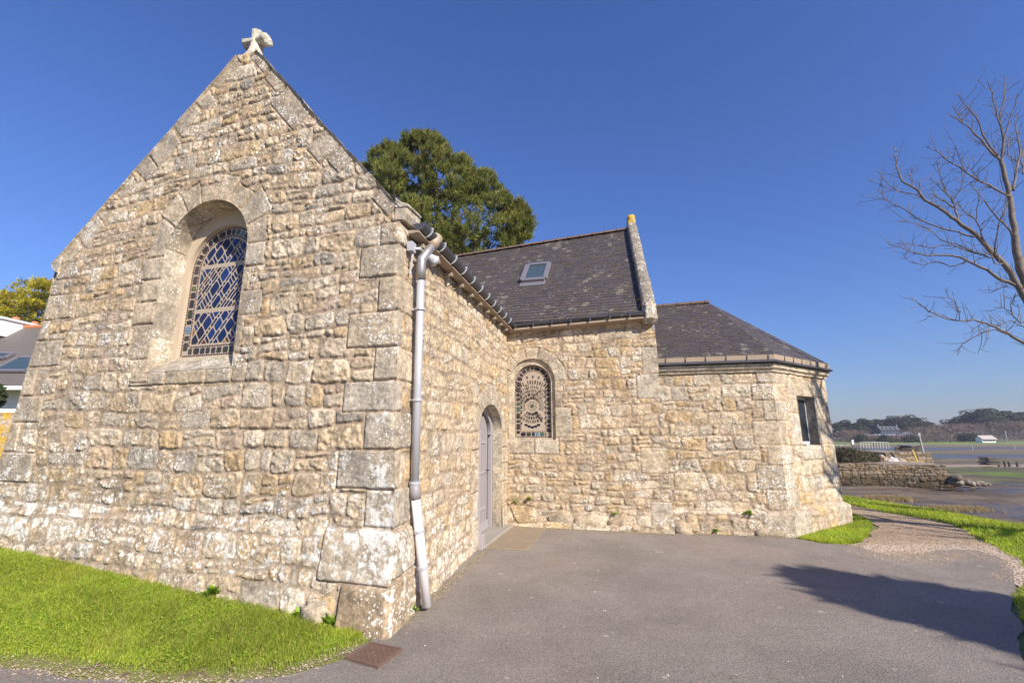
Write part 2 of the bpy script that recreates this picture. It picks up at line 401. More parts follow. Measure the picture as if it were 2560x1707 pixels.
# ------------------------------------------------------------------ the chapel: planes of its walls
E0 = Vector((-1.1014, 4.2388, 0)); rG = brg(107); nG = brg(197); aA = brg(12.3); nA = brg(102.3)
I0 = Vector((-.0953, 8.853, 0)); rB = brg(104.5); nB = brg(194.5)
CW = Vector((4.53, 7.89, 0)); rC = brg(103.5); nC = brg(193.5); rD = brg(56); nD = brg(146); rE = brg(9); nE = brg(99)
LA = 4.72; LB = 2.85
chapel = thing('stone_chapel', 'small granite rubble chapel with steep gable, slate roofs and two stained glass windows', 'chapel', tuple(E0))
up = Vector((0, 0, 1))
M_STONE = stone_mat('granite_rubble', grime=.50, lich=1.0)
M_STONE2 = stone_mat('granite_rubble_less_grime', grime=.28, lich=.8, bumpk=.4)  # same rubble with less grime, lichen and bump
M_CUT = stone_mat('cut_granite', grime=.45, lich=.8, bumpk=.3)
M_COPE = stone_mat('lichened_granite', grime=.75, lich=1.5, bumpk=.5)
def oG0(z):
    if z >= .80: return -.02
    if z >= .72: return -.02 + .035 * (.80 - z) / .08
    return .015 + .105 * (.72 - z) / .72
def oA0(z):
    b = -.054 + (3.89 - min(max(z, .7), 3.89)) * .0327
    if z >= .78: return b
    if z >= .70: return b + .035 * (.78 - z) / .08
    return b + .035 + .03 * (.70 - z) / .7
def corner_pt(z):
    """plan position of the arris between gable and side wall at height z"""
    jz = .010 * float(vn(np.array([z * 5.]), np.array([3.]), 5)[0]) + .006 * float(vn(np.array([z * 17.]), np.array([1.]), 6)[0])
    g = oG0(z) + EDGE_H + jz; a = oA0(z) + EDGE_H + jz
    m = np.array([[nG.x, nG.y], [nA.x, nA.y]]); q = np.linalg.solve(m, [g, a])
    return Vector((q[0], q[1], 0))
JZ = lambda z: .010 * float(vn(np.array([z * 5.]), np.array([3.]), 5)[0]) + .006 * float(vn(np.array([z * 17.]), np.array([1.]), 6)[0])
SG = lambda z: corner_pt(z).dot(rG)
SA = lambda z: corner_pt(z).dot(aA)
ZK, ZAP = 3.87, 6.49
KR = SG(3.89)
def slG(z):
    if z > ZK: return -5.30 + (z - ZK) * (5.30 - 2.40) / (ZAP - ZK) + .012 * float(vn(np.array([z * 6.]), np.array([7.]), 8)[0])
    return -5.18 - (3.85 - z) * .131 + .014 * float(vn(np.array([z * 4.]), np.array([2.]), 8)[0]) - (.10 * (.75 - z) / .75 + .04 if z < .75 else 0)
def srG(z):
    if z > ZK: return KR + (z - ZK) * (-2.315 - KR) / (ZAP - ZK) + .010 * float(vn(np.array([z * 6.]), np.array([9.]), 8)[0])
    return SG(z)
GWIN = (-2.62, .635, 2.31, 3.73, .635)
GGL = (-2.62, .56, 2.52, 3.61, .56)
def rect(a, b, c, d): return [(a, c), (b, c), (b, d), (a, d)]
dG = []
qz = [.80, 1.128, 1.477, 1.821, 2.114, 2.438, 2.791, 3.149, 3.485, 3.73]; ql = [-.235, -.552, -.287, -.551, -.229, -.553, -.227, -.468, -.251]
for a, b, l in zip(qz[:-1], qz[1:], ql): dG.append((rect(l, .5, a + .006, b - .006), .026))
dG.append((rect(-.62, .5, .36, .79), .03, 0)); dG.append((rect(-.36, .6, -.2, .35), .04, (.40, .30, .19)))
lz = [1.05, 1.402, 1.763, 2.09, 2.459, 2.80, 3.07, 3.404, 3.62, 3.85]; lr = [-4.90, -5.27, -4.95, -5.18, -4.772, -5.12, -4.74, -5.0, -4.8]
for a, b, r_ in zip(lz[:-1], lz[1:], lr): dG.append((rect(-6.5, r_, a + .006, b - .006), .026))
jz_ = [2.47, 2.89, 3.17, 3.45, 3.73]
for k, (a, b) in enumerate(zip(jz_[:-1], jz_[1:])):
    dG.append((rect(-3.255 - (.32, .36, .26, .33)[k], -3.2, a + .005, b - .005), .024))
    dG.append((rect(-2.05, -1.985 + (.09, .30, .10, .27)[k], a + .005, b - .005), .024))
dG.append((rect(-2.05, -1.78, 2.16, 2.46), .024))
for a, b in ((-3.49, -2.93), (-2.92, -2.34), (-2.33, -1.98)): dG.append((rect(a, b, 2.16, 2.33), .03))
dG.append((rect(-3.49, -3.2, 2.2, 2.465), .028, 2))
va = [R(x) for x in (0, 21, 44, 65, 84, 104, 124, 146, 180)]
for k, (a, b) in enumerate(zip(va[:-1], va[1:])):
    r2 = (.92, 1.02, .90, .97, .86, .95, 1.0, .93)[k]; a += .008; b -= .008; c_, z_ = GWIN[0], GWIN[3]
    dG.append(([(c_ + .60 * math.cos(a), z_ + .60 * math.sin(a)), (c_ + r2 * math.cos(a), z_ + r2 * math.sin(a)), (c_ + r2 * math.cos(b), z_ + r2 * math.sin(b)), (c_ + .60 * math.cos(b), z_ + .60 * math.sin(b))], .022))
# coping stones laid flush along both rakes
tR = math.atan2(ZAP - ZK, -2.315 - KR); tL = math.atan2(ZAP - ZK, 5.30 - 2.40)
def rake(sx, zx, ang, L, inward, seed):
    rg = random.Random(seed); t = .05; ca, sa = math.cos(ang), math.sin(ang)
    while t < L - .25:
        l = rg.uniform(.28, .62); wd = rg.uniform(.14, .36); t2 = min(t + l, L - .05)
        p = lambda u, v: (sx + ca * u + inward[0] * v, zx + sa * u + inward[1] * v)
        dG.append(([p(t, -.2), p(t2 - .014, -.2), p(t2 - .014 + rg.uniform(-.06, .02), wd), p(t + rg.uniform(-.02, .06), wd)], .020, rg.choice((0, 1, 1, 1, 2)))) if rg.random() < .86 else None; t = t2
LRk = math.hypot(ZAP - ZK, 2.315 + KR); rake(KR, ZK, tR, LRk - .1, (math.sin(tR) * -1 if 0 else -abs(math.sin(tR)), -abs(math.cos(tR))), 4)
rake(-5.30, ZK, tL, math.hypot(ZAP - ZK, 2.9) - .1, (abs(math.sin(tL)), -abs(math.cos(tL))), 9)
lichG = lambda S, Z: .27 + .30 * sstep(1.6, .7, Z) * sstep(.10, .5, Z) + .12 * sstep(-3.2, -5.3, S) + .10 * sstep(3.6, 5.6, Z) + .20 * sstep(-.35, -.05, S) * sstep(2.8, 1.8, Z) * sstep(.2, .5, Z) - .08 * sstep(.4, .1, Z)
flG = lambda S, Z: np.clip(.75 * sstep(-2.2, -4.2, S + .25 * fbm(S, Z, 5, 2)) * sstep(4.6, 3.4, Z) + .4 * sstep(.8, .6, Z), 0, 1)
def courseG(z):
    if z < .78: return (.15, .23)
    if z < 2.1: return (.15, .25)
    return (.11, .23)
stone_wall('gable_wall', chapel, M_STONE, E0, rG, nG, (-.15, 6.37), slG, srG, np.vectorize(lambda s, z: oG0(z)), .0105,
           dict(seed=3, course=courseG, dressed=dG, lich=lichG, flush=flG, prot=1.1, rough=1.1), [GWIN], jl=lambda z: .022 if z > ZK else 0, jr=lambda z: JZ(z) if z < ZK else .022)
# side wall with the door
DOOR = (3.58, .74, .03, 1.66, .46)
dA = []
ar = [.36, .10, .38, .11, .415, .10, .417, .12, .30]
for a, b, l in zip(qz[:-1], qz[1:], ar): dA.append((rect(-.4, l, a + .006, b - .006), .026))
dA.append((rect(-.3, .30, -.2, .37), .035, (.40, .30, .19))); dA.append((rect(-.3, .42, .41, .77), .03, 0))
dz = [0.0, .42, .80, 1.12, 1.40, 1.66]
for k, (a, b) in enumerate(zip(dz[:-1], dz[1:])):
    dA.append((rect(2.84 - (.30, .22, .34, .20, .30)[k], 2.9, a, b - .01), .026)); dA.append((rect(4.25, 4.9, a, b - .01), .024, 2))
for k in range(5):
    a, b = R(180 - 36 * k - 1), R(180 - 36 * (k + 1) + 1); r2 = (.28, .36, .40, .34, .28)[k]
    f = lambda t, e: (3.58 + (.71 + e) * math.cos(t), 1.66 + (.43 + e) * math.sin(t))
    dA.append(([f(a, 0), f(a, r2), f(b, r2), f(b, 0)], .024))
stone_wall('side_wall', chapel, M_STONE2, E0, aA, nA, (-.15, 3.80), SA, lambda z: LA + .02, np.vectorize(lambda s, z: oA0(z) * max(0, 1 - max(0, s) / 2.2) - (.02 * min(1, max(0, s) / 2.2)) + (.04 * max(0, .55 - z) if s > 1 else 0)), .0115,
           dict(seed=8, course=lambda z: (.12, .24), dressed=dA, lich=lambda S, Z: .27 + .42 * sstep(1.0, .6, Z) * sstep(3.0, 2.3, S), flush=lambda S, Z: .75 + 0 * S, prot=.9, rough=1.1, pal=(.30, .22, .26, .08, .06, .20, .0)), [DOOR], fixr=False, jl=JZ)
# chancel wall
BWIN = (.49, .45, 1.53, 2.62, .45); BGL = (.49, .364, 1.561, 2.593, .364)
dB = [(rect(.93, 1.245, 1.561, 2.12), .022, 0), (rect(.93, 1.07, 2.13, 2.40), .022), (rect(.93, 1.09, 2.41, 2.62), .022), (rect(-.1, .06, 1.53, 2.0), .022, 2), (rect(-.1, .06, 2.01, 2.62), .022, 2),
      (rect(-.05, .52, 1.27, 1.545), .03, 3), (rect(.53, .985, 1.27, 1.545), .03, 3)]
for k in range(7):
    a, b = R(180 - 180 / 7 * k - .6), R(180 - 180 / 7 * (k + 1) + .6); f = lambda t, r_: (.49 + r_ * math.cos(t), 2.62 + r_ * math.sin(t))
    dB.append(([f(a, .43), f(a, .68), f(b, .68), f(b, .43)], .022))
for k, (a, b) in enumerate(zip([.1, .5, .95, 1.4, 1.8, 2.25, 2.7, 3.2], [.5, .95, 1.4, 1.8, 2.25, 2.7, 3.2, 3.75])):
    (dB.append((rect(2.85 - .30 - .06 * (k % 3), 3.2, a + .006, b - .006), .02)) if k in (0, 2, 5, 6) else None)
srB = lambda z: 2.80 + (3.77 - z) * .030 + .010 * float(vn(np.array([z * 5.]), np.array([4.]), 18)[0])
def oB(s, z): return -.02 + (.07 * (.30 - z) / .30 if z < .30 else 0)
stone_wall('chancel_wall', chapel, M_STONE2, I0, rB, nB, (-.15, 3.86), lambda z: -.06, srB, np.vectorize(oB), .015,
           dict(seed=15, course=lambda z: (.20, .30) if z < .25 else ((.11, .18) if z < .9 else (.13, .24)), dressed=dB, lich=lambda S, Z: .27 + .15 * sstep(1.6, 2.8, S) + .06 * sstep(.9, .4, Z), flush=lambda S, Z: .35 + 0 * S, prot=1.15, rough=1.2, pal=(.30, .24, .20, .12, .09, .14, .02)), [BWIN], fixl=False)
# apse: near side, canted side with the square window, and the rest of the half octagon
WC = 2.72
cA, cD = rC.dot(rD), nC.dot(nD)
def mitre(P, d1, n1, d2, n2, off):
    """plan point where two walls meeting at P, both moved out by off, cross"""
    m = np.array([[n1.x, n1.y], [n2.x, n2.y]]); q = np.linalg.solve(m, [off, off]); return Vector((P.x + q[0], P.y + q[1], 0))
DW = CW + rD * 2.04; EW = DW + rE * 2.05; FW = EW + brg(-38) * 2.05
def oP(z): return -.02 + (.03 * (2.7 - z) / 2.7) + (.10 if z < .34 else (.10 * (.40 - z) / .06 if z < .40 else 0))
JP = lambda P, z: .008 * float(vn(np.array([z * 5.]), np.array([P.x]), 25)[0])
def mit(P, d1, n1, d2, n2, z, dref):
    jz = JP(P, z)
    return (mitre(P, d1, n1, d2, n2, oP(z) + EDGE_H + jz) - P).dot(dref)
dC = []
for k, (a, b) in enumerate(zip([-.1, .40, .72, 1.12, 1.45, 1.85, 2.2, 2.5], [.39, .72, 1.12, 1.45, 1.85, 2.2, 2.5, 2.72])): dC.append((rect(-(.42, .30, .42, .22, .40, .20, .36, .25)[k], .4, a + .006, b - .006), .022))
dD = []
for k, (a, b) in enumerate(zip([-.1, .40, .72, 1.12, 1.45, 1.85, 2.2, 2.5], [.39, .72, 1.12, 1.45, 1.85, 2.2, 2.5, 2.72])):
    dD.append((rect(-.4, (.5, .42, .22, .40, .20, .38, .22, .36)[k], a + .006, b - .006), .022)); dD.append((rect(2.04 - (.5, .2, .4, .2, .42, .22, .36, .2)[k], 2.5, a + .006, b - .006), .022))
DWIN = (1.11, .33, 1.44, 2.32, 0)
dD += [(rect(.52, 1.80, 2.33, 2.62), .024, 0), (rect(.44, .80, 1.44, 2.0), .024, 3), (rect(.5, .80, 2.01, 2.32), .024, 2), (rect(1.42, 1.78, 1.9, 2.32), .024, 0), (rect(1.42, 1.66, 1.44, 1.89), .024, 0), (rect(.7, 1.55, 1.18, 1.43), .03, 3)]
cfgC = lambda sd: dict(seed=sd, course=lambda z: (.18, .27) if z < .35 else (.19, .31), lich=lambda S, Z: .34 + .16 * sstep(1.3, .7, Z) * sstep(.2, .5, Z), flush=lambda S, Z: .3 + 0 * S, prot=1.1, rough=1.1, big=1., pal=(.30, .16, .22, .18, .06, .12, .02))
stone_wall('apse_wall', chapel, M_STONE2, CW, rC, nC, (-.15, WC), lambda z: -1.95, lambda z: mit(CW, rC, nC, rD, nD, z, rC), np.vectorize(lambda s, z: oP(z)), .015, dict(cfgC(23), dressed=dC), fixl=False, jr=lambda z: JP(CW, z))
stone_wall('apse_wall', chapel, M_STONE2, CW, rD, nD, (-.15, WC), lambda z: mit(CW, rC, nC, rD, nD, z, rD), lambda z: 2.04 + mit(DW, rD, nD, rE, nE, z, rD), np.vectorize(lambda s, z: oP(z)), .015, dict(cfgC(27), dressed=dD, flush=lambda S, Z: .7 + 0 * S), [DWIN], jl=lambda z: JP(CW, z), jr=lambda z: JP(DW, z))
stone_wall('apse_wall', chapel, M_STONE2, DW, rE, nE, (-.15, WC), lambda z: mit(DW, rD, nD, rE, nE, z, rE), lambda z: 2.05 + mit(EW, rE, nE, brg(-38), brg(52), z, rE), np.vectorize(lambda s, z: oP(z)), .04, cfgC(29), jl=lambda z: JP(DW, z), jr=lambda z: JP(EW, z))
stone_wall('apse_wall', chapel, M_STONE2, EW, brg(-38), brg(52), (-.15, WC), lambda z: mit(EW, rE, nE, brg(-38), brg(52), z, brg(-38)), lambda z: 2.05, np.vectorize(lambda s, z: oP(z)), .05, cfgC(31), fixr=False, jl=lambda z: JP(EW, z))
# rough footing stones jutting out at the foot of the chancel and apse walls
fg = random.Random(19)
def footing(P_, d_, n_2, s0, s1, o0):
    s = s0; k = 0
    while s < s1:
        wd = fg.uniform(.20, .58); h_ = fg.uniform(.12, .30); pr = fg.uniform(.025, .06); b = lambda u, z: P_ + d_ * (s + u) + n_2 * (o0 - .06) + up * z
        j = lambda: fg.uniform(-.02, .02)
        stone_block('footing_stone', chapel, M_CUT, [b(.0, -.08), b(wd, -.08), b(wd - .01 + j(), h_ * fg.uniform(.55, 1)), b(wd * fg.uniform(.35, .7), h_ + j()), b(.01 + abs(j()), h_ * fg.uniform(.6, 1))], n_2 * (.06 + pr), res=.035, col=tuple(np.array(fg.choice([(.37, .285, .185), (.43, .335, .225), (.33, .27, .19), (.46, .37, .26)]))), lich=.12, rounding=.016, rough=.026, seed=100 + k + int(s * 10), )
        s += wd + fg.uniform(.0, .015); k += 1
footing(I0, rB, nB, .75, 2.85, .0); footing(CW, rC, nC, -1.88, -.30, .085)
# walls on the far sides
GL = E0 + rG * -5.25
stone_wall('west_wall', chapel, M_STONE, GL + aA * 5.6, -aA, -nA, (-.15, 3.80), lambda z: 0, lambda z: 5.55, np.vectorize(lambda s, z: .12 - .06 * z / 3.8), .05, dict(seed=33, course=lambda z: (.14, .24)), fixl=False, fixr=False)
# reveals, window fills
reveal('window_reveal', chapel, M_CUT, E0, rG, nG, GWIN, 0.0, -.275, .36, seed=5, lich=.35)
DAS = (.46, .40, .32)
reveal('window_reveal', chapel, M_CUT, I0, rB, nB, BWIN, 0.0, -.06, .30, seed=6, lich=.2)
reveal('door_reveal', chapel, M_CUT, E0, aA, nA, DOOR, 0.0, -.30, .40, seed=7, lich=.25)
reveal('window_reveal', chapel, M_CUT, CW, rD, nD, DWIN, .02, -.15, .5, seed=9, lich=.1)
M_PLASTER = simple('lime_plaster', (.50, .41, .30), .95, var=.10, scale=6, bump=.25, bscale=50)
M_TRAC = simple('tracery_cement', (.40, .325, .25), .9, var=.12, scale=14, bump=.3, bscale=70)
def band(name, parent, mat, P0, d, n, oo, oi, do, di):
    """flat frame between two openings facing out at depth do, returning to depth di on its inner edge"""
    a = outline(oo, 32); b = outline(oi, 32); V = []; F = []
    for i, (p, q) in enumerate(zip(a, b)):
        for (s, z), dd in ((p, do), (q, do), (q, di)): V.append(tuple(P0 + d * s + n * dd + Vector((0, 0, z))))
    for i in range(len(a) - 1):
        for k in range(2): F.append((3 * i + k, 3 * i + 3 + k, 3 * i + 4 + k, 3 * i + 1 + k))
    F.append((0, 1, 3 * (len(a) - 1) + 1, 3 * (len(a) - 1)))
    me = bpy.data.meshes.new(name); me.from_pydata(V, [], F); me.update(); return link(name, me, mat, parent)
def sill_slope(name, parent, mat, P0, d, n, s0, s1, z0, z1, d0, d1, seed):
    nu, nv = int((s1 - s0) / .015), 24
    U, W_ = np.meshgrid(np.linspace(0, 1, nu), np.linspace(0, 1, nv), indexing='ij')
    S = s0 + (s1 - s0) * U; Dp = d0 + (d1 - d0) * W_; Z = z0 + (z1 - z0) * W_ + .008 * fbm(S * 12, Dp * 12, seed, 4)
    P = np.array(P0[:]) + np.array(d[:]) * S[..., None] + np.array(n[:]) * Dp[..., None] + np.array((0, 0, 1.)) * Z[..., None]
    idx = np.arange(S.size).reshape(S.shape); q = np.stack([idx[:-1, :-1], idx[1:, :-1], idx[1:, 1:], idx[:-1, 1:]], -1).reshape(-1, 4)
    me = np_mesh(name, P.reshape(-1, 3), q, {'Col': np.tile((.40, .345, .27, 1), (S.size, 1)), 'Lich': np.full(S.size, .22)}, smooth=True)
    return link(name, me, mat, parent)
# ------------------------------------------------------------------ stained glass
def glass_mat():
    m, nt, b = new_mat('stained_glass'); t = NT(nt)
    c = t.attr('Col'); n = t.noise(55, 4, .6)
    cc = t.mix(1., c, t.mix(t.ramp(n, .35, .7), (.6, .6, .6), (1.5, 1.5, 1.5)), 'MULTIPLY')
    t.l(cc, b.inputs['Base Color']); b.inputs['Roughness'].default_value = .22; b.inputs['Specular IOR Level'].default_value = .35
    t.l(t.bump(t.noise(40, 4), .35, .006), b.inputs['Normal']); return m
M_GLASS = glass_mat()
def clip_poly(P, a, b, c):
    """keep a x + b y <= c"""
    o = []
    for i in range(len(P)):
        p, q = P[i], P[(i + 1) % len(P)]; dp = a * p[0] + b * p[1] - c; dq = a * q[0] + b * q[1] - c
        if dp <= 0: o.append(p)
        if dp * dq < 0: t = dp / (dp - dq); o.append((p[0] + (q[0] - p[0]) * t, p[1] + (q[1] - p[1]) * t))
    return o
def area(P): return sum(P[i][0] * P[(i + 1) % len(P)][1] - P[(i + 1) % len(P)][0] * P[i][1] for i in range(len(P))) / 2
def soften(P, k=.22):
    o = []
    for i in range(len(P)):
        p, q = P[i], P[(i + 1) % len(P)]
        o += [(p[0] + (q[0] - p[0]) * k, p[1] + (q[1] - p[1]) * k), (q[0] + (p[0] - q[0]) * k, q[1] + (p[1] - q[1]) * k)]
    return o
def inset(P, g):
    """shrink a convex polygon by g on all sides"""
    if area(P) < 0: P = P[::-1]
    Q = P[:]
    for i in range(len(P)):
        p, q = P[i], P[(i + 1) % len(P)]; ex, ey = q[0] - p[0], q[1] - p[1]; L = math.hypot(ex, ey)
        if L < 1e-6: continue
        a, b = ey / L, -ex / L; Q = clip_poly(Q, a, b, a * p[0] + b * p[1] - g)
        if len(Q) < 3: return []
    return Q
class Panes:
    def __init__(s): s.v = []; s.f = []; s.c = []
    def add(s, P, col, h=.0035):
        if len(P) < 3 or abs(area(P)) < 2e-5: return
        if area(P) < 0: P = P[::-1]
        o = len(s.v); n = len(P); cx = sum(p[0] for p in P) / n; cy = sum(p[1] for p in P) / n
        s.v += [(p[0], p[1], 0) for p in P] + [(cx + (p[0] - cx) * .94, cy + (p[1] - cy) * .94, h) for p in P]
        s.f.append(tuple(range(o + n, o + 2 * n))); s.f += [(o + i, o + (i + 1) % n, o + n + (i + 1) % n, o + n + i) for i in range(n)]
        s.c += [col] * (2 * n)
    def build(s, name, parent, P0, d, n, c, zb, dep):
        V = [tuple(P0 + d * (c + x) + Vector((0, 0, zb + z)) + n * (dep + h)) for x, z, h in s.v]
        me = bpy.data.meshes.new(name); me.from_pydata(V, [], s.f); me.update()
        a = me.attributes.new('Col', 'FLOAT_COLOR', 'POINT'); a.data.foreach_set('color', np.hstack([np.array(s.c), np.ones((len(s.c), 1))]).astype(np.float32).ravel())
        return link(name, me, M_GLASS, parent)
rg = random.Random(5)
DARKS = [(.035, .03, .035), (.045, .035, .04), (.03, .03, .05), (.04, .045, .03), (.055, .045, .05), (.02, .02, .035)]
ODD = [(.06, .10, .04), (.05, .12, .09), (.12, .20, .28), (.09, .11, .05)]
BLUES = [(.009, .021, .078), (.010, .026, .10), (.008, .016, .058), (.009, .02, .075), (.013, .038, .14), (.010, .015, .045)]
SMALL = [(.05, .02, .03), (.09, .03, .015), (.04, .03, .05), (.03, .03, .04), (.02, .03, .09), (.20, .10, .02)]
def border_path(hw, zs, ins, zb=0):
    """polyline of the glass outline moved in by ins: up the left, over the arch, down the right"""
    r = hw - ins; pts = [(-r, zb + ins)]
    pts += [(-r * math.cos(math.pi * i / 40), zs + r * math.sin(math.pi * i / 40)) for i in range(41)] + [(r, zb + ins)]
    return pts
def walk(pts, pitch, fn, jit=.25):
    P = np.array(pts); sg = np.hypot(*np.diff(P, axis=0).T); T = np.concatenate([[0], np.cumsum(sg)]); t = 0
    while t < T[-1] - pitch * .4:
        l = pitch * rg.uniform(1 - jit, 1 + jit); l = min(l, T[-1] - t); a = t + l / 2
        x, z = np.interp(a, T, P[:, 0]), np.interp(a, T, P[:, 1]); x2, z2 = np.interp(a + .005, T, P[:, 0]), np.interp(a + .005, T, P[:, 1]); x1, z1 = np.interp(a - .005, T, P[:, 0]), np.interp(a - .005, T, P[:, 1])
        L = math.hypot(x2 - x1, z2 - z1) + 1e-9; fn(x, z, (x2 - x1) / L, (z2 - z1) / L, l); t += l
def tile(p, x, z, tx, tz, l, wd, col, soft=True):
    nx, nz = -tz, tx; h = l / 2; k = wd / 2
    q = [(x + tx * a * h + nx * b * k, z + tz * a * h + nz * b * k) for a, b in ((-1, -1), (1, -1), (1, 1), (-1, 1))]
    q = [(a + rg.uniform(-.04, .04) * wd, b + rg.uniform(-.04, .04) * wd) for a, b in q]
    p.add(soften(q, .16) if soft else q, col)
def borders(p, hw, zs, sc=1.):
    for ins, wd, pit in ((.022 * sc, .016 * sc, .034 * sc), (.130 * sc, .018 * sc, .036 * sc)):
        f = lambda x, z, a, b, l: tile(p, x, z, a, b, l * .66, wd, rg.choice(SMALL[:4] if rg.random() < .85 else SMALL))
        walk(border_path(hw, zs, ins), pit, f); walk([(-hw + ins + .02, ins), (hw - ins - .02, ins)], pit, f)
    f = lambda x, z, a, b, l: tile(p, x, z, a, b, l - .020 * sc, .074 * sc, rg.choice(DARKS if rg.random() < .82 else ODD))
    walk(border_path(hw, zs, .076 * sc), .112 * sc, f, .35); walk([(-hw + .12 * sc, .076 * sc), (hw - .12 * sc, .076 * sc)], .105 * sc, f)
p = Panes(); hw = GGL[1]; zs = GGL[3] - GGL[2]; borders(p, hw, zs)
B1, B2 = .575, 1.145; inn = hw - .155
for (lo, hi, arch) in ((.155, B1 - .018, 0), (B1 + .018, B2 - .018, 0), (B2 + .018, 9, 1)):
    th = R(52); c1, s1 = math.cos(th), math.sin(th); pitch = .132
    rows = [-1.4]
    while rows[-1] < 2.6: rows.append(rows[-1] + (pitch if rg.random() < .62 else pitch * .42) * rg.uniform(.85, 1.15))
    for i in range(len(rows) - 1):
        cols = [-2.2 + rg.uniform(0, .1)]
        while cols[-1] < 2.2: cols.append(cols[-1] + (pitch * rg.uniform(.85, 1.35) if rg.random() < .62 else pitch * .38))
        for j in range(len(cols) - 1):
            q = [(cols[j], rows[i]), (cols[j + 1], rows[i]), (cols[j + 1], rows[i + 1]), (cols[j], rows[i + 1])]
            P = [(a * c1 + b * .62 * -s1 * 1.0, a * s1 + b * c1 * 1.15 + .0) for a, b in q]
            P = [(x, z + .3) for x, z in P]
            P = clip_poly(P, 1, 0, inn); P = clip_poly(P, -1, 0, inn) if P else P
            P = clip_poly(P, 0, -1, -lo) if P else P; P = clip_poly(P, 0, 1, hi) if P else P
            if arch and P:
                for k in range(0, 13):
                    a = math.pi * k / 12; P = clip_poly(P, math.cos(a), math.sin(a), inn + math.sin(a) * zs) if len(P) > 2 else P
            if len(P) < 3: continue
            P = inset(P, .0090)
            if len(P) < 3: continue
            small = abs(area(P)) < .0022
            p.add(soften(P, .12), rg.choice(SMALL) if small and rg.random() < .75 else rg.choice(BLUES))
win = band('window_frame', chapel, M_PLASTER, E0, rG, nG, (GWIN[0], .67, 2.30, 3.73, .68), GGL, -.268, -.33)
tag(win, label='tall round-arched stained glass window in the gable')
def slab_fill(name, parent, mat, P0, d, n, o, dep):
    pts = outline(o, 32); m = MB(); m.prism([P0 + d * s + n * dep + Vector((0, 0, z)) for s, z in pts], -n * .05); return m.build(name, mat, parent)
o2 = (GGL[0], GGL[1] + .02, GGL[2] - .02, GGL[3], GGL[4] + .02)
slab_fill('tracery', win, M_TRAC, E0, rG, nG, o2, -.312); p.build('glass_panes', win, E0, rG, nG, GGL[0], GGL[2], -.3115)
sill_slope('window_sill', win, M_COPE, E0, rG, nG, -3.26, -1.98, 2.31, 2.525, .006, -.31, 4)
# chancel window: rays, ears of wheat and a border
p = Panes(); hw = BGL[1]; zs = BGL[3] - BGL[2]; borders(p, hw, zs, .90)
cx, cz = -.02, .60
p.add([(cx + .04 * math.cos(2 * math.pi * k / 14), cz + .04 * math.sin(2 * math.pi * k / 14)) for k in range(14)], (.07, .10, .06))
def dash(a, r0, r1, wd, col, tip=False):
    a = R(a); c1, s1 = math.cos(a), math.sin(a)
    q = [(r0, -wd / 2 * (.3 if tip else 1)), (r1, -wd / 2), (r1, wd / 2), (r0, wd / 2 * (.3 if tip else 1))]
    p.add([(cx + x * c1 - y * s1, cz + x * s1 + y * c1) for x, y in q], col)
def grain(a, r0, r1, wd, col):
    a = R(a); c1, s1 = math.cos(a), math.sin(a); rm = (r0 + r1) / 2
    q = [(r0, 0), ((r0 + rm) / 2, -wd * .42), (rm, -wd / 2), ((r1 + rm) / 2, -wd * .4), (r1, 0), ((r1 + rm) / 2, wd * .4), (rm, wd / 2), ((r0 + rm) / 2, wd * .42)]
    p.add([(cx + x * c1 - y * s1, cz + x * s1 + y * c1) for x, y in q], col)
for k in range(16): dash(22.5 * k + 4, .058, .058 + (.042 if k % 2 else .03), .012, (.04, .03, .03), True)
for i, a in enumerate(range(34, 150, 6)):
    if 101 < a < 112: continue
    for r0 in (.13, .20, .27, .34): dash(a + rg.uniform(-1.2, 1.2), r0, r0 + .055, .009 + .012 * r0, (.04, .03, .028))
    if i % 2: dash(a, .41, .50, .016, (.03, .025, .04))
    if i % 2 == 0: grain(a, .42, .51, .032, rg.choice([(.14, .045, .012), (.10, .05, .03), (.06, .05, .035)]))
    else: grain(a, .53, .60, .03, (.03, .03, .06))
for a in range(228, 314, 6):
    for r0 in (.13, .20, .27): dash(a + rg.uniform(-1.5, 1.5), r0, r0 + .055, .010 + .012 * r0, (.04, .03, .03))
for a in (2, 14, 26, 154, 166, 178, 190, 204, 338, 350):
    for r0 in (.14, .19): dash(a, r0, r0 + .04, .014, (.03, .03, .05))
for k in range(4): dash(106, .20 + k * .062, .25 + k * .062, .026, (.045, .03, .03))
for k in range(5):
    t = -.10 + k * .058; x, z = cx + .02 + t, cz + .185 + t * .72; a = math.atan(.72); tile(p, x, z, math.cos(a), math.sin(a), .05, .026, (.045, .03, .03))
for k in range(4): dash(-58, .12 + k * .062, .17 + k * .062, .03, (.04, .028, .03))
for k, a in enumerate((-118, -104, -90, -76, -62)): tile(p, cx + .42 * math.cos(R(a)) * .62, cz - .40 + .03 * abs(k - 2) ** 1.5 * .5, 1, 0, .062, .045, rg.choice(BLUES[2:3] + DARKS[2:3]))
for k in range(7):
    for sgn in (-1, 1): p.add(soften([(sgn * .245, .25 + k * .1), (sgn * .215, .26 + k * .1), (sgn * .235, .31 + k * .1)], .1), (.025, .03, .09))
win = band('window_frame', chapel, M_CUT, I0, rB, nB, (BWIN[0], .47, 1.50, 2.62, .47), BGL, -.055, -.125)
tag(win, label='smaller arched window with ear-of-wheat pattern')
a = win.data.attributes.new('Col', 'FLOAT_COLOR', 'POINT'); a.data.foreach_set('color', np.tile((.50, .42, .31, 1), (len(win.data.vertices), 1)).astype(np.float32).ravel())
o2 = (BGL[0], BGL[1] + .02, BGL[2] - .02, BGL[3], BGL[4] + .02)
slab_fill('tracery', win, M_TRAC, I0, rB, nB, o2, -.118); p.build('glass_panes', win, I0, rB, nB, BGL[0], BGL[2], -.1175)
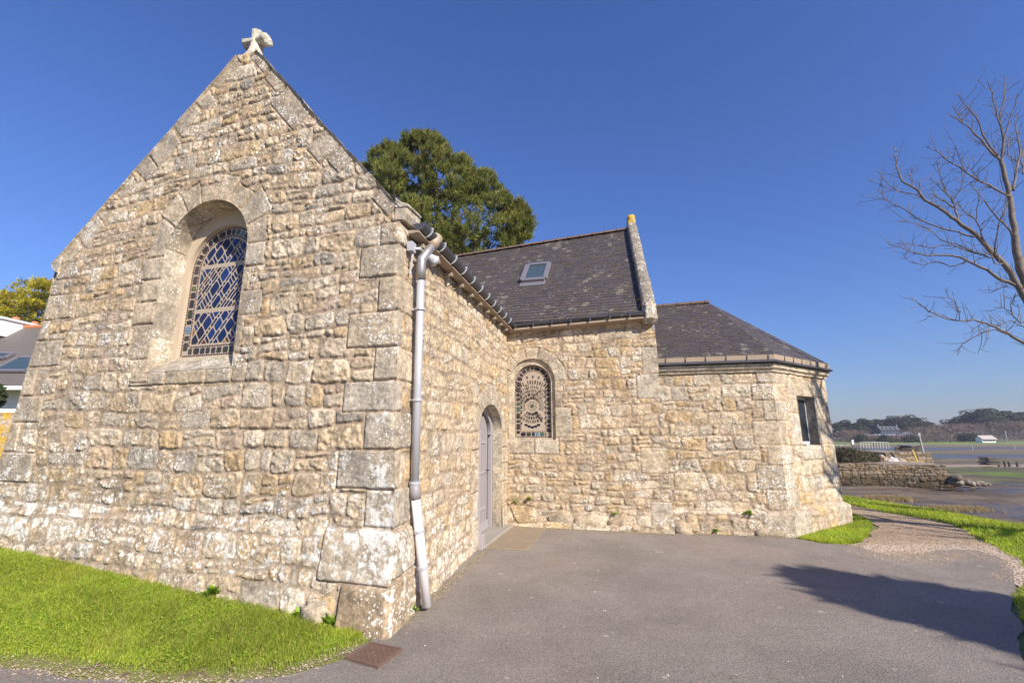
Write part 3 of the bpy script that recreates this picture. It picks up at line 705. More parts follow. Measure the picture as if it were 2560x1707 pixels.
# apse window
M_WHITE = simple('white_paint', (.62, .62, .64), .45, var=.05)
M_DGLASS = simple('dark_glass', (.03, .035, .045), .08, var=.2, spec=.6)
win = slab_fill('window_frame', chapel, M_WHITE, CW, rD, nD, (DWIN[0], .345, 1.43, 2.335, 0), -.145)
tag(win, label='small square-headed window in the canted apse wall')
m = MB()
for s0, s1 in ((-.27, -.01), (.02, .28)): m.prism([CW + rD * (DWIN[0] + s) + nD * -.142 + Vector((0, 0, z)) for s, z in ((s0, 1.50), (s1, 1.50), (s1, 2.27), (s0, 2.27))], nD * .003)
m.build('glass_panes', M_DGLASS, win)
m = MB(); m.box(CW + rD * (DWIN[0] + .02) + nD * -.125 + Vector((0, 0, 1.475)), (.30, .06, .05), (rD, nD, Vector((0, 0, 1)))); m.bar(CW + rD * (DWIN[0] - .27) + nD * -.125 + Vector((0, 0, 1.45)), CW + rD * (DWIN[0] - .27) + nD * -.125 + Vector((0, 0, 2.3)), .05, .05, up=nD); m.build('casement', M_WHITE, win)
# door
M_LILAC = simple('lilac_grey_paint', (.35, .32, .33), .5, var=.05, bump=.08)
M_REBATE_SHADE = simple('painted_rebate_shade', (.03, .025, .022), .9)
up = Vector((0, 0, 1)); DPT = lambda s, o, z: E0 + aA * s + nA * o + up * z
door = link('door', (lambda m: (m.prism([DPT(s, -.215, z) for s, z in outline((3.52, .58, .05, 1.60, .40), 20)], -nA * .045), m.mesh('door'))[1])(MB()), simple('grey_door_paint', (.30, .275, .285), .5, var=.08, bump=.08), chapel)
m = MB()
for k in range(5): m.bar(DPT(3.10 + k * .21, -.214, .10), DPT(3.10 + k * .21, -.214, 1.72), .006, .006, up=nA)
m.build('plank_joints', simple('door_groove', (.20, .18, .19), .6), door)
for z_ in (.42, 1.0, 1.5):
    m = MB(); m.bar(DPT(3.05, -.205, z_), DPT(3.95, -.205, z_), .05, .012, up=nA); m.build('strap_hinge', M_LILAC, door)
m = MB(); m.bar(DPT(3.0, -.20, .13), DPT(4.08, -.20, .13), .14, .03, up=nA); m.build('kick_board', M_LILAC, door)
m = MB(); m.tube([DPT(4.02, -.21, 1.02), DPT(4.02, -.16, 1.02), DPT(3.92, -.155, 1.02)], .010, 8); m.build('handle', simple('dark_iron', (.05, .05, .05), .5, .6), door)
for a, b, o in ((2.83, 2.97, .0), (4.245, 4.318, -.17)):
    fr = MB(); fr.box(DPT((a + b) / 2, o - .04, .86), (b - a, .08, 1.66), (aA, nA, up)); fr.build('door_jamb', M_LILAC, chapel, bevel=.006)
fr = MB(); fr.box(DPT(4.275, -.166, .86), (.012, .014, 1.6), (aA, nA, up)); fr.build('jamb_groove_shade', simple('painted_jamb_shade', (.22, .20, .21), .6), chapel)  # raised dark strip paints the shade of a groove in the jamb
fr = MB(); fr.box(DPT(2.89, .02, .10), (.16, .12, .2), (aA, nA, up)); fr.build('jamb_plinth', M_LILAC, chapel, bevel=.006)
m = MB(); o = outline((3.58, .735, .04, 1.66, .455), 24); oi = outline((3.58, .60, .04, 1.62, .40), 24)
for i in range(1, len(o) - 2):
    q = [DPT(*o[i][:1], -.17, o[i][1]), DPT(o[i + 1][0], -.17, o[i + 1][1]), DPT(oi[i + 1][0], -.17, oi[i + 1][1]), DPT(oi[i][0], -.17, oi[i][1])]; m.prism(q, -nA * .06)
m.build('door_head_frame', M_LILAC, chapel)
m = MB(); m.prism([DPT(s, -.27, z) for s, z in outline((3.58, .80, .0, 1.66, .52), 20)], -nA * .04); m.build('rebate_shade_panel', M_REBATE_SHADE, chapel)  # near-black panel paints the shade in the gap between leaf and frame
# ------------------------------------------------------------------ roofs
def slate_mat():
    m, nt, b = new_mat('slate'); t = NT(nt)
    c = t.attr('Col'); n = t.noise(10, 5, .6)
    c = t.mix(1., c, t.mix(n, (.72, .72, .72), (1.3, 1.27, 1.22)), 'MULTIPLY')
    # lichen rosettes, pale and ochre
    v = t.vor(4.2); r = t.math('MULTIPLY', t.ramp(t.noise(1.3, 3), .33, .68), .38)
    sp = t.math('LESS_THAN', t.math('ADD', v, t.math('MULTIPLY', t.math('SUBTRACT', t.noise(20, 4), .5), .35)), r)
    v2 = t.vor(13); sp2 = t.math('LESS_THAN', t.math('ADD', v2, t.math('MULTIPLY', t.math('SUBTRACT', t.noise(50, 3), .5), .3)), t.math('MULTIPLY', t.ramp(t.noise(2.3, 3), .36, .7), .36))
    g = t.ramp(t.noise(30, 5, .7), .40, .55)
    c = t.mix(t.math('MULTIPLY', t.math('MULTIPLY', t.math('MAXIMUM', sp, sp2), g), .62), c, (.30, .28, .22))
    c = t.mix(t.math('MULTIPLY', t.ramp(t.noise(2.1, 6, .7), .60, .70), t.ramp(t.noise(38, 4), .5, .62)), c, (.28, .15, .03))
    t.l(c, b.inputs['Base Color']); t.l(t.ramp(t.noise(14, 4), .3, .7, .42, .62), b.inputs['Roughness']); b.inputs['Specular IOR Level'].default_value = .5
    t.l(t.bump(t.noise(60, 5), .25, .006), b.inputs['Normal']); return m
M_SLATE = slate_mat()
def slate_roof(name, P0, ud, vd, n, poly, sw=.21, ex=.115, seed=1, sub=None):
    """slates laid in courses over a convex polygon (u along the eave, v up the slope)"""
    rg = np.random.default_rng(seed); V = []; F = []; C = []
    us = [p[0] for p in poly]; vs = [p[1] for p in poly]
    if area(poly) < 0: poly = poly[::-1]
    P0 = np.array(P0[:]); ud = np.array(ud[:]); vd = np.array(vd[:]); n = np.array(n[:])
    v = min(vs); row = 0
    while v < max(vs):
        u = min(us) - (row % 2) * sw / 2 - rg.uniform(0, .03)
        while u < max(us):
            wv = sw * rg.uniform(.85, 1.12); q = [(u + .002, v - rg.uniform(0, .006)), (u + wv - .003, v - rg.uniform(0, .006)), (u + wv - .003, v + ex + .02), (u + .002, v + ex + .02)]
            for i in range(len(poly)):
                a, b2 = poly[i], poly[(i + 1) % len(poly)]; ex_, ey_ = b2[0] - a[0], b2[1] - a[1]; L = math.hypot(ex_, ey_); A_, B_ = ey_ / L, -ex_ / L
                q = clip_poly(q, A_, B_, A_ * a[0] + B_ * a[1])
                if len(q) < 3: break
            u += wv
            if len(q) < 3: continue
            h0 = .009 + rg.uniform(0, .003); tl = rg.uniform(-.002, .002); o = len(V); m = len(q)
            hh = [h0 - (y - v) / ex * .007 + (x - u) / sw * tl for x, y in q]
            V += [P0 + ud * x + vd * y + n * h for (x, y), h in zip(q, hh)] + [P0 + ud * x + vd * y + n * (h - .010) for (x, y), h in zip(q, hh)]
            F.append(tuple(range(o, o + m))); F += [(o + i, o + m + i, o + m + (i + 1) % m, o + (i + 1) % m) for i in range(m)]
            c = np.array((.070, .060, .054)) * rg.uniform(.88, 1.14) + np.array((.012, .006, 0)) * rg.uniform(0, 1) + np.array((0, 0, .012)) * rg.uniform(-.3, 1)
            C += [c] * (2 * m)
        v += ex; row += 1
    o = len(V); V += [P0 + ud * x + vd * y - n * .004 for x, y in poly] + [P0 + ud * x + vd * y - n * .10 for x, y in poly]; k = len(poly); C += [np.array((.05, .045, .045))] * (2 * k)
    F.append(tuple(range(o, o + k))); F.append(tuple(range(o + 2 * k - 1, o + k - 1, -1))); F += [(o + i, o + k + i, o + k + (i + 1) % k, o + (i + 1) % k) for i in range(k)]
    me = bpy.data.meshes.new(name); me.from_pydata([tuple(x) for x in V], [], F); me.update()
    a = me.attributes.new('Col', 'FLOAT_COLOR', 'POINT'); a.data.foreach_set('color', np.hstack([np.array(C), np.ones((len(C), 1))]).astype(np.float32).ravel())
    return link(name, me, M_SLATE, chapel)
def plane_up(ud, Pe, Pr):
    n = ud.cross(Pr - Pe).normalized(); n = n if n.z > 0 else -n
    v = n.cross(ud).normalized(); return n, (v if v.z > 0 else -v)
# chancel roof
BZ = 3.755; PB = I0 + nB * .20 + up * BZ; RBr = Vector((2.99, 11.28, 6.93)); nRB, vRB = plane_up(rB, PB, RBr)
slate_roof('chancel_roof', PB, rB, vRB, nRB, [(-.25, 0), (2.62, 0), (2.62, 4.71), (-2.35, 3.94), (-2.6, 2.5)], seed=3)
RL = PB + rB * -2.25 + vRB * 3.95; RR = PB + rB * 2.56 + vRB * 4.70
bk = Vector((0, 0, 0)); m = MB(); dn = -nB * 3.3 - up * 3.1; m.prism([RL, RR, RR + dn, RL + dn], -up * .08); m.build('far_roof_slope', M_SLATE, chapel)
# transept roof
TA = E0 + rG * -2.36 + up * (ZAP - .14) - nG * .05
for sg, se in ((1, KR + .12), (-1, -5.32)):
    ev = E0 + rG * se + up * 3.72 - nG * .05; dd = aA
    n_ = dd.cross(TA - ev).normalized(); n_ = n_ if n_.z > 0 else -n_; v_ = n_.cross(dd); v_ = v_ if v_.z > 0 else -v_; Ls = (TA - ev).dot(v_)
    slate_roof('transept_roof', ev, dd, v_, n_, [(.22, 0), (4.55 if sg > 0 else 6.5, 0), (8.2, Ls), (.22, Ls)], seed=5 + sg, sw=.3, ex=.16)
# gable coping: the top bed of the wall between its face and the roof
def coping(name, pts, seed):
    V = []; F = []; C = []; nz_ = 16
    for i, p in enumerate(pts):
        for k in range(nz_ + 1):
            dpt = .042 - .36 * k / nz_; j = .010 * float(fbm(np.array([i * .35]), np.array([k * .6]), seed, 3)[0]) * (k > 2) - .004 * k - (.05 if k == nz_ else 0)
            V.append(tuple(p + nG * (dpt) + up * j))
    for i in range(len(pts) - 1):
        for k in range(nz_): a = i * (nz_ + 1) + k; F.append((a, a + 1, a + nz_ + 2, a + nz_ + 1))
    me = bpy.data.meshes.new(name); me.from_pydata(V, [], F); me.update()
    a = me.attributes.new('Col', 'FLOAT_COLOR', 'POINT'); a.data.foreach_set('color', np.tile((.30, .26, .20, 1), (len(V), 1)).astype(np.float32).ravel())
    a = me.attributes.new('Lich', 'FLOAT', 'POINT'); a.data.foreach_set('value', np.full(len(V), .36, np.float32)); return link(name, me, M_COPE, chapel)
zz_ = np.linspace(ZK + .001, 6.37, 150)
coping('coping', [E0 + rG * slG(z) - nG * .02 + up * z for z in zz_], 3); coping('coping', [E0 + rG * srG(z) - nG * .02 + up * z for z in zz_], 4)
# terracotta ridge over the transept, just behind the cross
M_TERRA = simple('terracotta', (.23, .095, .055), .85, var=.25, scale=10)
M_RIDGE = simple('weathered_ridge_tile', (.135, .085, .062), .88, var=.35, scale=5, bump=.3)
def ridge(name, a, b, rad, pitch, mat, drop=.0):
    a = Vector(a); b = Vector(b); L = (b - a).length; d = (b - a).normalized(); sd = d.cross(up).normalized(); u2 = sd.cross(d); N = max(1, int(round(L / pitch)))
    root = None; m = MB(); c = MB()
    def shell(mm, p, q, r, n=9):
        o = len(mm.v)
        for x in (p, q):
            for k in range(n): t = math.pi * (k / (n - 1)) ; mm.v.append(tuple(x + sd * r * math.cos(t) * 1.15 + u2 * (r * math.sin(t) * .9 - r * .55)))
        for k in range(n - 1): mm.f.append((o + k, o + k + 1, o + n + k + 1, o + n + k))
        mm.f.append(tuple(o + k for k in range(n))); mm.f.append(tuple(o + n + k for k in range(n)))
    for i in range(N):
        m = MB(); shell(m, a + d * (L * i / N), a + d * (L * (i + 1) / N - .012), rad * random.uniform(.95, 1.03)); shell(m, a + d * (L * (i + 1) / N - .07), a + d * (L * (i + 1) / N + .015), rad * 1.22); m.build(name, mat, chapel)
ridge('ridge_tile', RL + up * .03, RR + up * .03, .085, .33, M_RIDGE)
ridge('ridge_tile', TA + aA * .25 + up * .02, TA + aA * 8 + up * .02, .085, .35, M_TERRA)
# apse roof
GO = .10
RE = Vector((4.66, 10.43, 4.70)); RLc = Vector((3.30, 10.75, 4.72)); EZ = 2.985
def mo(P, a, b, na, nb, off): return mitre(P, a, na, b, nb, off)
c1 = mo(CW, rC, rD, nC, nD, GO) + up * EZ; c2 = mo(DW, rD, rE, nD, nE, GO) + up * EZ; c3 = mo(EW, rE, brg(-38), nE, brg(52), GO) + up * EZ; c0 = CW + rC * -1.93 + nC * GO + up * EZ
c4 = EW + brg(-38) * 2.0 + brg(52) * GO + up * EZ
def roof_tri(name, A, B, T, seed):
    ud = (B - A).normalized(); pts = T if isinstance(T, list) else [T]; n_, v_ = plane_up(ud, A, pts[0])
    poly = [(0, 0), ((B - A).length, 0)] + [((t - A).dot(ud), (t - A).dot(v_)) for t in pts]
    return slate_roof(name, A, ud, v_, n_, poly, seed=seed, ex=.11, sw=.2)
n_, v_ = plane_up(rC, c0, RE); tl_ = (RE - c0).dot(v_)
roof_tri('apse_roof', c0, c1, [RE, c0 + v_ * tl_ + rC * .25], 11)
roof_tri('apse_roof', c1, c2, RE, 12); roof_tri('apse_roof', c2, c3, RE, 13); roof_tri('apse_roof', c3, c4, RE, 14)
ridge('ridge_tile', RE + (c0 + v_ * tl_ + rC * .2 - RE), RE + up * .03, .075, .33, M_RIDGE)
# east parapet of the chancel gable: lichened coping rising above the slates
def parapet():
    pd = -nB; s0, s1 = 2.60, 2.83; P = []; N = 70
    top = lambda dpt: 4.05 + (dpt + .12) * .955 + .03 * float(vn(np.array([dpt * 2.3]), np.array([1.]), 51)[0])
    V = []; C = []; F = []; prof = 20
    dm = 3.32
    for i in range(N + 1):
        dpt = -.12 + (dm + .12) * i / N; zt = top(dpt)
        ring = [(s0, zt - .70), (s0, zt - .5), (s0, zt - .36), (s0, zt - .24), (s0, zt - .13), (s0 + .01, zt - .04), (s0 + .04, zt), (s0 + .09, zt + .012), (s0 + .14, zt + .012), (s1 - .04, zt), (s1, zt - .03), (s1 + .01, zt - .12), (s1 + .01, zt - .3), (s1 + .01, zt - .6), (s1 + .01, zt - 1.2)]
        for k, (s, z) in enumerate(ring):
            j = .016 * float(fbm(np.array([dpt * 8. + k * .3]), np.array([k * .9]), 52, 4)[0])
            g = .02 if (i % 8 == 0 and 3 < k < 12) else 0
            V.append(tuple(I0 + rB * (s + j) + pd * dpt * .992 - rB * dpt * .045 + up * (max(z, 3.70) + j - g)))
            C.append((.25, .215, .17, 1))
    n = len(ring)
    for i in range(N):
        for k in range(n - 1): a = i * n + k; F.append((a, a + 1, a + n + 1, a + n))
    F.append(tuple(range(n))); F.append(tuple(range(N * n, N * n + n)))
    me = bpy.data.meshes.new('parapet'); me.from_pydata(V, [], F); me.update()
    bm = bmesh.new(); bm.from_mesh(me); bmesh.ops.recalc_face_normals(bm, faces=bm.faces); bm.to_mesh(me); bm.free()
    a = me.attributes.new('Col', 'FLOAT_COLOR', 'POINT'); a.data.foreach_set('color', np.array(C, np.float32).ravel())
    a = me.attributes.new('Lich', 'FLOAT', 'POINT'); a.data.foreach_set('value', np.full(len(V), .22, np.float32))
    o = link('parapet', me, M_COPE, chapel)
    q = lambda dpt, z, s: I0 + rB * (s - dpt * .045) + pd * dpt + up * z
    return o, q, top
PAR, parq, ptop = parapet()
M_YEL = stone_mat('yellow_lichen_stone', grime=.3, yellow=.72, lich=.6)
stone_block('parapet_finial', PAR, M_YEL, [parq(3.12, 6.90, 2.58), parq(3.12, 6.90, 2.84), parq(3.12, 7.40, 2.81), parq(3.12, 7.40, 2.61)], -nB * .30, res=.05, seed=6, rounding=.03)
stone_block('kneeler', PAR, M_COPE, [parq(-.20, 3.62, 2.58), parq(-.20, 3.62, 2.86), parq(-.20, 4.02, 2.84), parq(-.20, 4.02, 2.60)], -nB * .45, res=.04, seed=7, lich=.35, rounding=.05)
# yellow moss cushions along the parapet foot
M_MOSS = simple('yellow_moss', (.24, .19, .02), .95, var=.4, scale=40)
rg = random.Random(4)
for dpt, sz in ((.35, .05), (.95, .05), (1.05, .04), (1.75, .08), (2.9, .06), (2.75, .04), (.2, .04), (3.1, .05), (1.4, .025), (2.2, .03)):
    p0 = PB + rB * 2.585 + vRB * (dpt * 1.40 + .05) + nRB * .02
    m = MB()
    for k in range(3):
        bm = bmesh.new(); bmesh.ops.create_icosphere(bm, subdivisions=2, radius=sz * rg.uniform(.35, .6)); o = p0 + Vector((rg.uniform(-1, 1), rg.uniform(-1, 1), rg.uniform(-.3, .6))) * sz * .5
        m.add([v.co * rg.uniform(.85, 1.15) + o for v in bm.verts], [tuple(v.index for v in f.verts) for f in bm.faces]); bm.free()
    m.build('moss', M_MOSS, chapel)
# kneeler of the transept gable and the matching one at its far end
q = lambda s, o, z: E0 + rG * s + nA * 0 + nG * o + up * z
def cut_block(name, parent, mat, quad, ext, col, lich, bev=.008):
    m = MB(); m.prism(quad, ext); o = m.build(name, mat, parent, bevel=bev); n = len(o.data.vertices)
    a = o.data.attributes.new('Col', 'FLOAT_COLOR', 'POINT'); a.data.foreach_set('color', np.tile((*col, 1), (n, 1)).astype(np.float32).ravel()); a = o.data.attributes.new('Lich', 'FLOAT', 'POINT'); a.data.foreach_set('value', np.full(n, lich, np.float32)); return o
cut_block('kneeler', chapel, M_CUT, [q(KR - .06, .010, 3.735), q(KR + .05, .010, 3.72), q(KR + .085, .010, 3.79), q(KR + .085, .010, 3.852), q(KR - .06, .010, 3.862)], -nG * .28, (.40, .34, .26), .25)
cut_block('kneeler', chapel, M_CUT, [q(KR - .06, .014, 3.865), q(KR + .10, .014, 3.855), q(KR + .10, .014, 3.885), q(KR + .01, .014, 3.925), q(KR - .06, .014, 3.985)], -nG * .28, (.42, .37, .30), .35)
cut_block('kneeler', chapel, M_CUT, [q(-5.16, .010, 3.72), q(-5.24, .010, 3.74), q(-5.325, .010, 3.82), q(-5.325, .010, 3.875), q(-5.16, .010, 4.0)], -nG * .40, (.42, .37, .30), .4)
# stone cross on the apex
def cross():
    cxs, z0 = -2.372, 6.40; m = MB()
    def oct(c, hx, hy, z, ch=.35):
        k = ch; pts = [(1, -k), (1, k), (k, 1), (-k, 1), (-1, k), (-1, -k), (-k, -1), (k, -1)]
        return [E0 + rG * (cxs + c[0] + a * hx) + nG * (c[1] + b * hy) + up * z for a, b in pts]
    rings = [oct((0, -.14), .20, .13, 6.24, .8), oct((0, -.13), .11, .13, 6.36, .7), oct((0, -.12), .08, .10, 6.44), oct((0, -.12), .062, .08, 6.53), oct((0, -.12), .058, .075, 6.66), oct((0, -.12), .075, .085, 6.775), oct((0, -.12), .045, .055, 6.805)]
    vs = [p for r_ in rings for p in r_]; fs = [tuple(range(8))[::-1], tuple(range(48, 56))]
    for i in range(6): fs += [(i * 8 + k, i * 8 + (k + 1) % 8, i * 8 + 8 + (k + 1) % 8, i * 8 + 8 + k) for k in range(8)]
    m.add(vs, fs)
    for sg in (-1, 1):
        ring = []
        for x, hy, hz in ((.02, .065, .055), (.08, .075, .062), (.165, .09, .08), (.182, .06, .055)):
            pts = [(1, -.35), (1, .35), (.35, 1), (-.35, 1), (-1, .35), (-1, -.35), (-.35, -1), (.35, -1)]
            ring += [E0 + rG * (cxs + sg * x) + nG * (-.12 + a * hy) + up * (6.635 + b * hz) for a, b in pts]
        fs = [tuple(range(8)), tuple(range(24, 32))]
        for i in range(3): fs += [(i * 8 + k, i * 8 + (k + 1) % 8, i * 8 + 8 + (k + 1) % 8, i * 8 + 8 + k) for k in range(8)]
        m.add(ring, fs)
    me = m.mesh('stone_cross'); bm = bmesh.new(); bm.from_mesh(me)
    bmesh.ops.subdivide_edges(bm, edges=bm.edges[:], cuts=3, use_grid_fill=True); bm.normal_update()
    for v in bm.verts: v.co += v.normal * .006 * float(fbm(np.array([v.co.x * 14 + v.co.z * 9]), np.array([v.co.y * 14 - v.co.z * 9]), 3, 3)[0])
    bm.to_mesh(me); bm.free(); n = len(me.vertices)
    a = me.attributes.new('Col', 'FLOAT_COLOR', 'POINT'); a.data.foreach_set('color', np.tile((.47, .43, .35, 1), (n, 1)).astype(np.float32).ravel())
    a = me.attributes.new('Lich', 'FLOAT', 'POINT'); a.data.foreach_set('value', np.full(n, .32, np.float32)); me.polygons.foreach_set('use_smooth', [True] * len(me.polygons))
    return link('stone_cross', me, M_CUT, chapel)
cross()
# ------------------------------------------------------------------ gutters, downpipe, lamp, rooflight
M_ZINC = simple('zinc', (.45, .455, .485), .45, .15, var=.15, scale=5)
M_ZINCD = simple('weathered_zinc', (.085, .085, .10), .5, .35, var=.25, scale=6)
M_ZINCB = simple('tarnished_zinc', (.40, .31, .22), .6, .15, var=.15, scale=4)
M_PVC = simple('white_plastic_pipe', (.72, .70, .70), .4, var=.05, scale=5)
M_PVCG = simple('grey_plastic_pipe', (.27, .25, .26), .5, var=.06)
M_BOARD = simple('eaves_board', (.33, .255, .185), .75, var=.15, scale=7, bump=.15)
def half_round(name, pts, rad, mat, parent, thick=.006):
    """open gutter trough swept along a level polyline (mitred)"""
    m = MB(); n = 10; P = [Vector(p) for p in pts]; rings = []
    for i, p in enumerate(P):
        if i == 0: sd = (P[1] - p).cross(up).normalized()
        elif i == len(P) - 1: sd = (p - P[i - 1]).cross(up).normalized()
        else:
            a = (p - P[i - 1]).cross(up).normalized(); b = (P[i + 1] - p).cross(up).normalized(); sd = (a + b); sd = sd / (1 + a.dot(b))
        rings.append([p + sd * (r_ * math.cos(t)) + up * (-r_ * math.sin(t)) for r_ in (rad, rad - thick) for t in (math.pi * k / n for k in range(n + 1))])
    w_ = 2 * (n + 1); vs = [v for r_ in rings for v in r_]; fs = []
    for i in range(len(rings) - 1):
        o = i * w_
        for k in range(n): fs += [(o + k, o + k + 1, o + w_ + k + 1, o + w_ + k), (o + n + 1 + k, o + w_ + n + 1 + k, o + w_ + n + 2 + k, o + n + 2 + k)]
        fs += [(o, o + w_, o + w_ + n + 1, o + n + 1), (o + n, o + 2 * n + 1, o + w_ + 2 * n + 1, o + w_ + n)]
    m.add(vs, fs)
    for e in (0, len(rings) - 1): m.add(rings[e][:n + 1], [tuple(range(n + 1))])
    # bead on the outer lip
    return m.build(name, mat, parent)
AG = lambda s, o, z: E0 + aA * s + nA * o + up * z
BG = lambda s, o, z: I0 + rB * s + nB * o + up * z
inn_ = mitre(I0, aA, nA, rB, nB, .13); GZ = 3.735
gut = half_round('gutter', [AG(.12, .13, GZ), inn_ + up * GZ, BG(2.60, .13, GZ + .09)], .072, M_ZINCD, chapel)
def hook(m, P, out, al, rad):
    pts = [P + out * (rad * math.cos(t)) - up * (rad * math.sin(t)) for t in np.linspace(-.2, math.pi + .1, 10)]
    for a, b in zip(pts[:-1], pts[1:]): m.bar(a, b, .028, .006, up=al)
for k in range(11):
    m = MB(); hook(m, AG(.28 + .385 * k, .13, GZ), nA, aA, .077); m.build('bracket', M_ZINC, gut)
for k in range(7):
    t_ = .22 + .36 * k; m = MB(); hook(m, BG(t_, .13, GZ + .09 * t_ / 2.6), nB, rB, .077); m.box(BG(t_, .215, GZ - .06 + .09 * t_ / 2.6), (.03, .012, .09), (rB, nB, up)); m.build('bracket', M_ZINCD, gut)
m = MB()
bi = mitre(I0, aA, nA, rB, nB, .10)
m.prism([AG(.10, .02, GZ - .075), AG(.10, .135, GZ - .085), AG(.10, .135, GZ - .105), AG(.10, .02, GZ - .115)], (bi - AG(.10, .10, 0)) + up * 0 - nA * 0)
m.build('eaves_board', M_BOARD, chapel)
m = MB(); m.prism([BG(.06, .0, GZ - .07), BG(.06, .17, GZ - .09), BG(.06, .17, GZ - .125), BG(.06, .0, GZ - .15)], (rB * 2.62 + up * .09)); m.build('eaves_board', M_BOARD, chapel)
for k in range(10):
    m = MB(); m.box(AG(.33 + .44 * k, .055, GZ - .165), (.05, .10, .05), (aA, nA, up)); m.build('rafter_tail', simple('pale_timber', (.27, .225, .17), .8, var=.2) if k == 0 else bpy.data.materials['pale_timber'], chapel, bevel=.006)
# downpipe with swan neck
pipe = thing_pipe = None
P_out = AG(.50, .15, 3.70); P_n = AG(.25, .11, 3.385); P_t = AG(.288, .095, 3.25); P_k = AG(.345, .095, 1.15); P_k2 = AG(.352, .10, 1.06); P_f = AG(.462, .215, .05)
m = MB(); m.tube([P_t + up * .02, (P_t + P_k) / 2, P_k], .040, 20); pipe = m.build('downpipe', M_ZINC, chapel, smooth=True)
m = MB(); m.tube([P_out + up * .05, P_out - up * .03, P_out.lerp(P_n, .45), P_n, P_n.lerp(P_t, .75), P_t - up * .06], [.062, .052, .05, .05, .05, .051], 20); m.build('swan_neck', M_ZINCB if 0 else simple('stained_zinc', (.36, .34, .33), .45, .6, var=.2, scale=5), pipe, smooth=True)
m = MB(); m.tube([P_out + up * .045 + nA * .02, P_out.lerp(P_n, .32) + nA * .003], [.066, .055], 20); m.build('gutter_outlet', M_ZINCB, pipe, smooth=True)
m = MB(); m.tube([P_k + up * .005, P_k2 + up * .01, P_k2.lerp(P_f, .05)], .051, 20); m.build('pipe_collar', M_PVCG, pipe, smooth=True)
m = MB(); m.tube([P_k2.lerp(P_f, .03), P_f], .045, 20); m.tube([P_k2.lerp(P_f, .001), P_k2.lerp(P_f, .002)], .04, 8); m.build('lower_pipe', M_PVC, pipe, smooth=True)
for a, b, t in ((P_t, P_k, .18), (P_t, P_k, .995), (P_k2, P_f, .34), (P_k2, P_f, .66), (P_t, P_k, .62)):
    c_ = a.lerp(b, t); d_ = (b - a).normalized(); m = MB(); m.tube([c_ - d_ * .012, c_ + d_ * .012], .054, 20); m.box(c_ - nA * .05 + aA * 0, (.02, .10, .02), (aA, nA, up)); m.build('pipe_clip', M_ZINC, pipe)
# floodlight under the eave
lamp0 = AG(.40, .20, 3.42); ldir = (nA * .75 + aA * .25 - up * .62).normalized()
m = MB(); m.tube([lamp0 - ldir * .17, lamp0 - ldir * .10, lamp0 - ldir * .02, lamp0], [.028, .035, .060, .068], 18); lamp = m.build('floodlight', M_ZINC, chapel, smooth=True)
m = MB(); m.tube([lamp0 + ldir * .001, lamp0 + ldir * .022, lamp0 + ldir * .03], [.062, .045, .01], 18); m.build('lens', simple('lamp_glass', (.55, .56, .56), .12, var=.05), lamp, smooth=True)
m = MB(); m.tube([lamp0 - ldir * .16, AG(.22, .10, 3.50), AG(.18, .02, 3.49)], .016, 8); m.box(AG(.17, .03, 3.50), (.09, .06, .10), (aA, nA, up)); m.tube([AG(.19, .03, 3.45), AG(.20, .025, 3.30), AG(.19, .01, 3.22)], .010, 6); m.build('lamp_bracket', M_ZINC, lamp)
# apse eaves: stone cornice, sloped zinc flashing, zinc gutter face
segs = [(CW, rC, nC, rD, nD), (DW, rD, nD, rE, nE), (EW, rE, nE, brg(-38), brg(52))]
def sweep(name, prof, mat, seed=0, s_left=-1.95, sub=1):
    def pt(i, off, z):
        if i == 0: return CW + rC * s_left + nC * off + up * z
        if i == 4: return EW + brg(-38) * 2.0 + brg(52) * off + up * z
        P, a, na, b, nb = segs[i - 1]; return mitre(P, a, na, b, nb, off) + up * z
    k = len(prof); V = []; F = []
    rows = []
    for i in range(4):
        for j in range(sub): rows.append((i, j / sub))
    rows.append((4, 0))
    for i, f in rows:
        for off, z in prof:
            p = pt(i, off, z); p = p.lerp(pt(i + 1, off, z), f) if f else p
            if seed: j = .008 * float(fbm(np.array([p.x * 6 + z * 9]), np.array([p.y * 6 + off * 20]), seed, 3)[0]); p = p + up * j
            V.append(tuple(p))
    for i in range(len(rows) - 1): F += [(i * k + a, i * k + (a + 1) % k, (i + 1) * k + (a + 1) % k, (i + 1) * k + a) for a in range(k)]
    F.append(tuple(range(k))); F.append(tuple((len(rows) - 1) * k + a for a in range(k)))
    me = bpy.data.meshes.new(name); me.from_pydata(V, [], F); me.update(); bm = bmesh.new(); bm.from_mesh(me); bmesh.ops.recalc_face_normals(bm, faces=bm.faces); bm.to_mesh(me); bm.free()
    if seed:
        a = me.attributes.new('Col', 'FLOAT_COLOR', 'POINT'); a.data.foreach_set('color', np.tile((.50, .42, .31, 1), (len(V), 1)).astype(np.float32).ravel()); a = me.attributes.new('Lich', 'FLOAT', 'POINT'); a.data.foreach_set('value', np.full(len(V), .3, np.float32))
    return link(name, me, mat, chapel)
sweep('stone_cornice', [(-.05, 2.70), (.025, 2.70), (.035, 2.735), (.075, 2.765), (.085, 2.835), (-.05, 2.845)], M_CUT, seed=61, sub=60)
sweep('flashing', [(-.05, 2.850), (.150, 2.852), (.153, 2.868), (.10, 2.905), (-.05, 2.91)], M_ZINCD, s_left=-1.97)
agut = sweep('gutter', [(.06, 2.905), (.095, 2.905), (.105, 2.985), (.112, 2.993), (.095, 2.995), (.06, 2.94)], M_ZINCB, s_left=-1.94)
for k in range(6):
    for P_, d_, n_2 in ((CW + rC * (-1.75 + .34 * k), rC, nC), (CW + rD * (.30 + .32 * k), rD, nD)):
        m = MB(); m.box(P_ + n_2 * .103 + up * 2.95, (.012, .016, .095), (d_, n_2, up)); m.build('gutter_joint', M_ZINCD, agut)
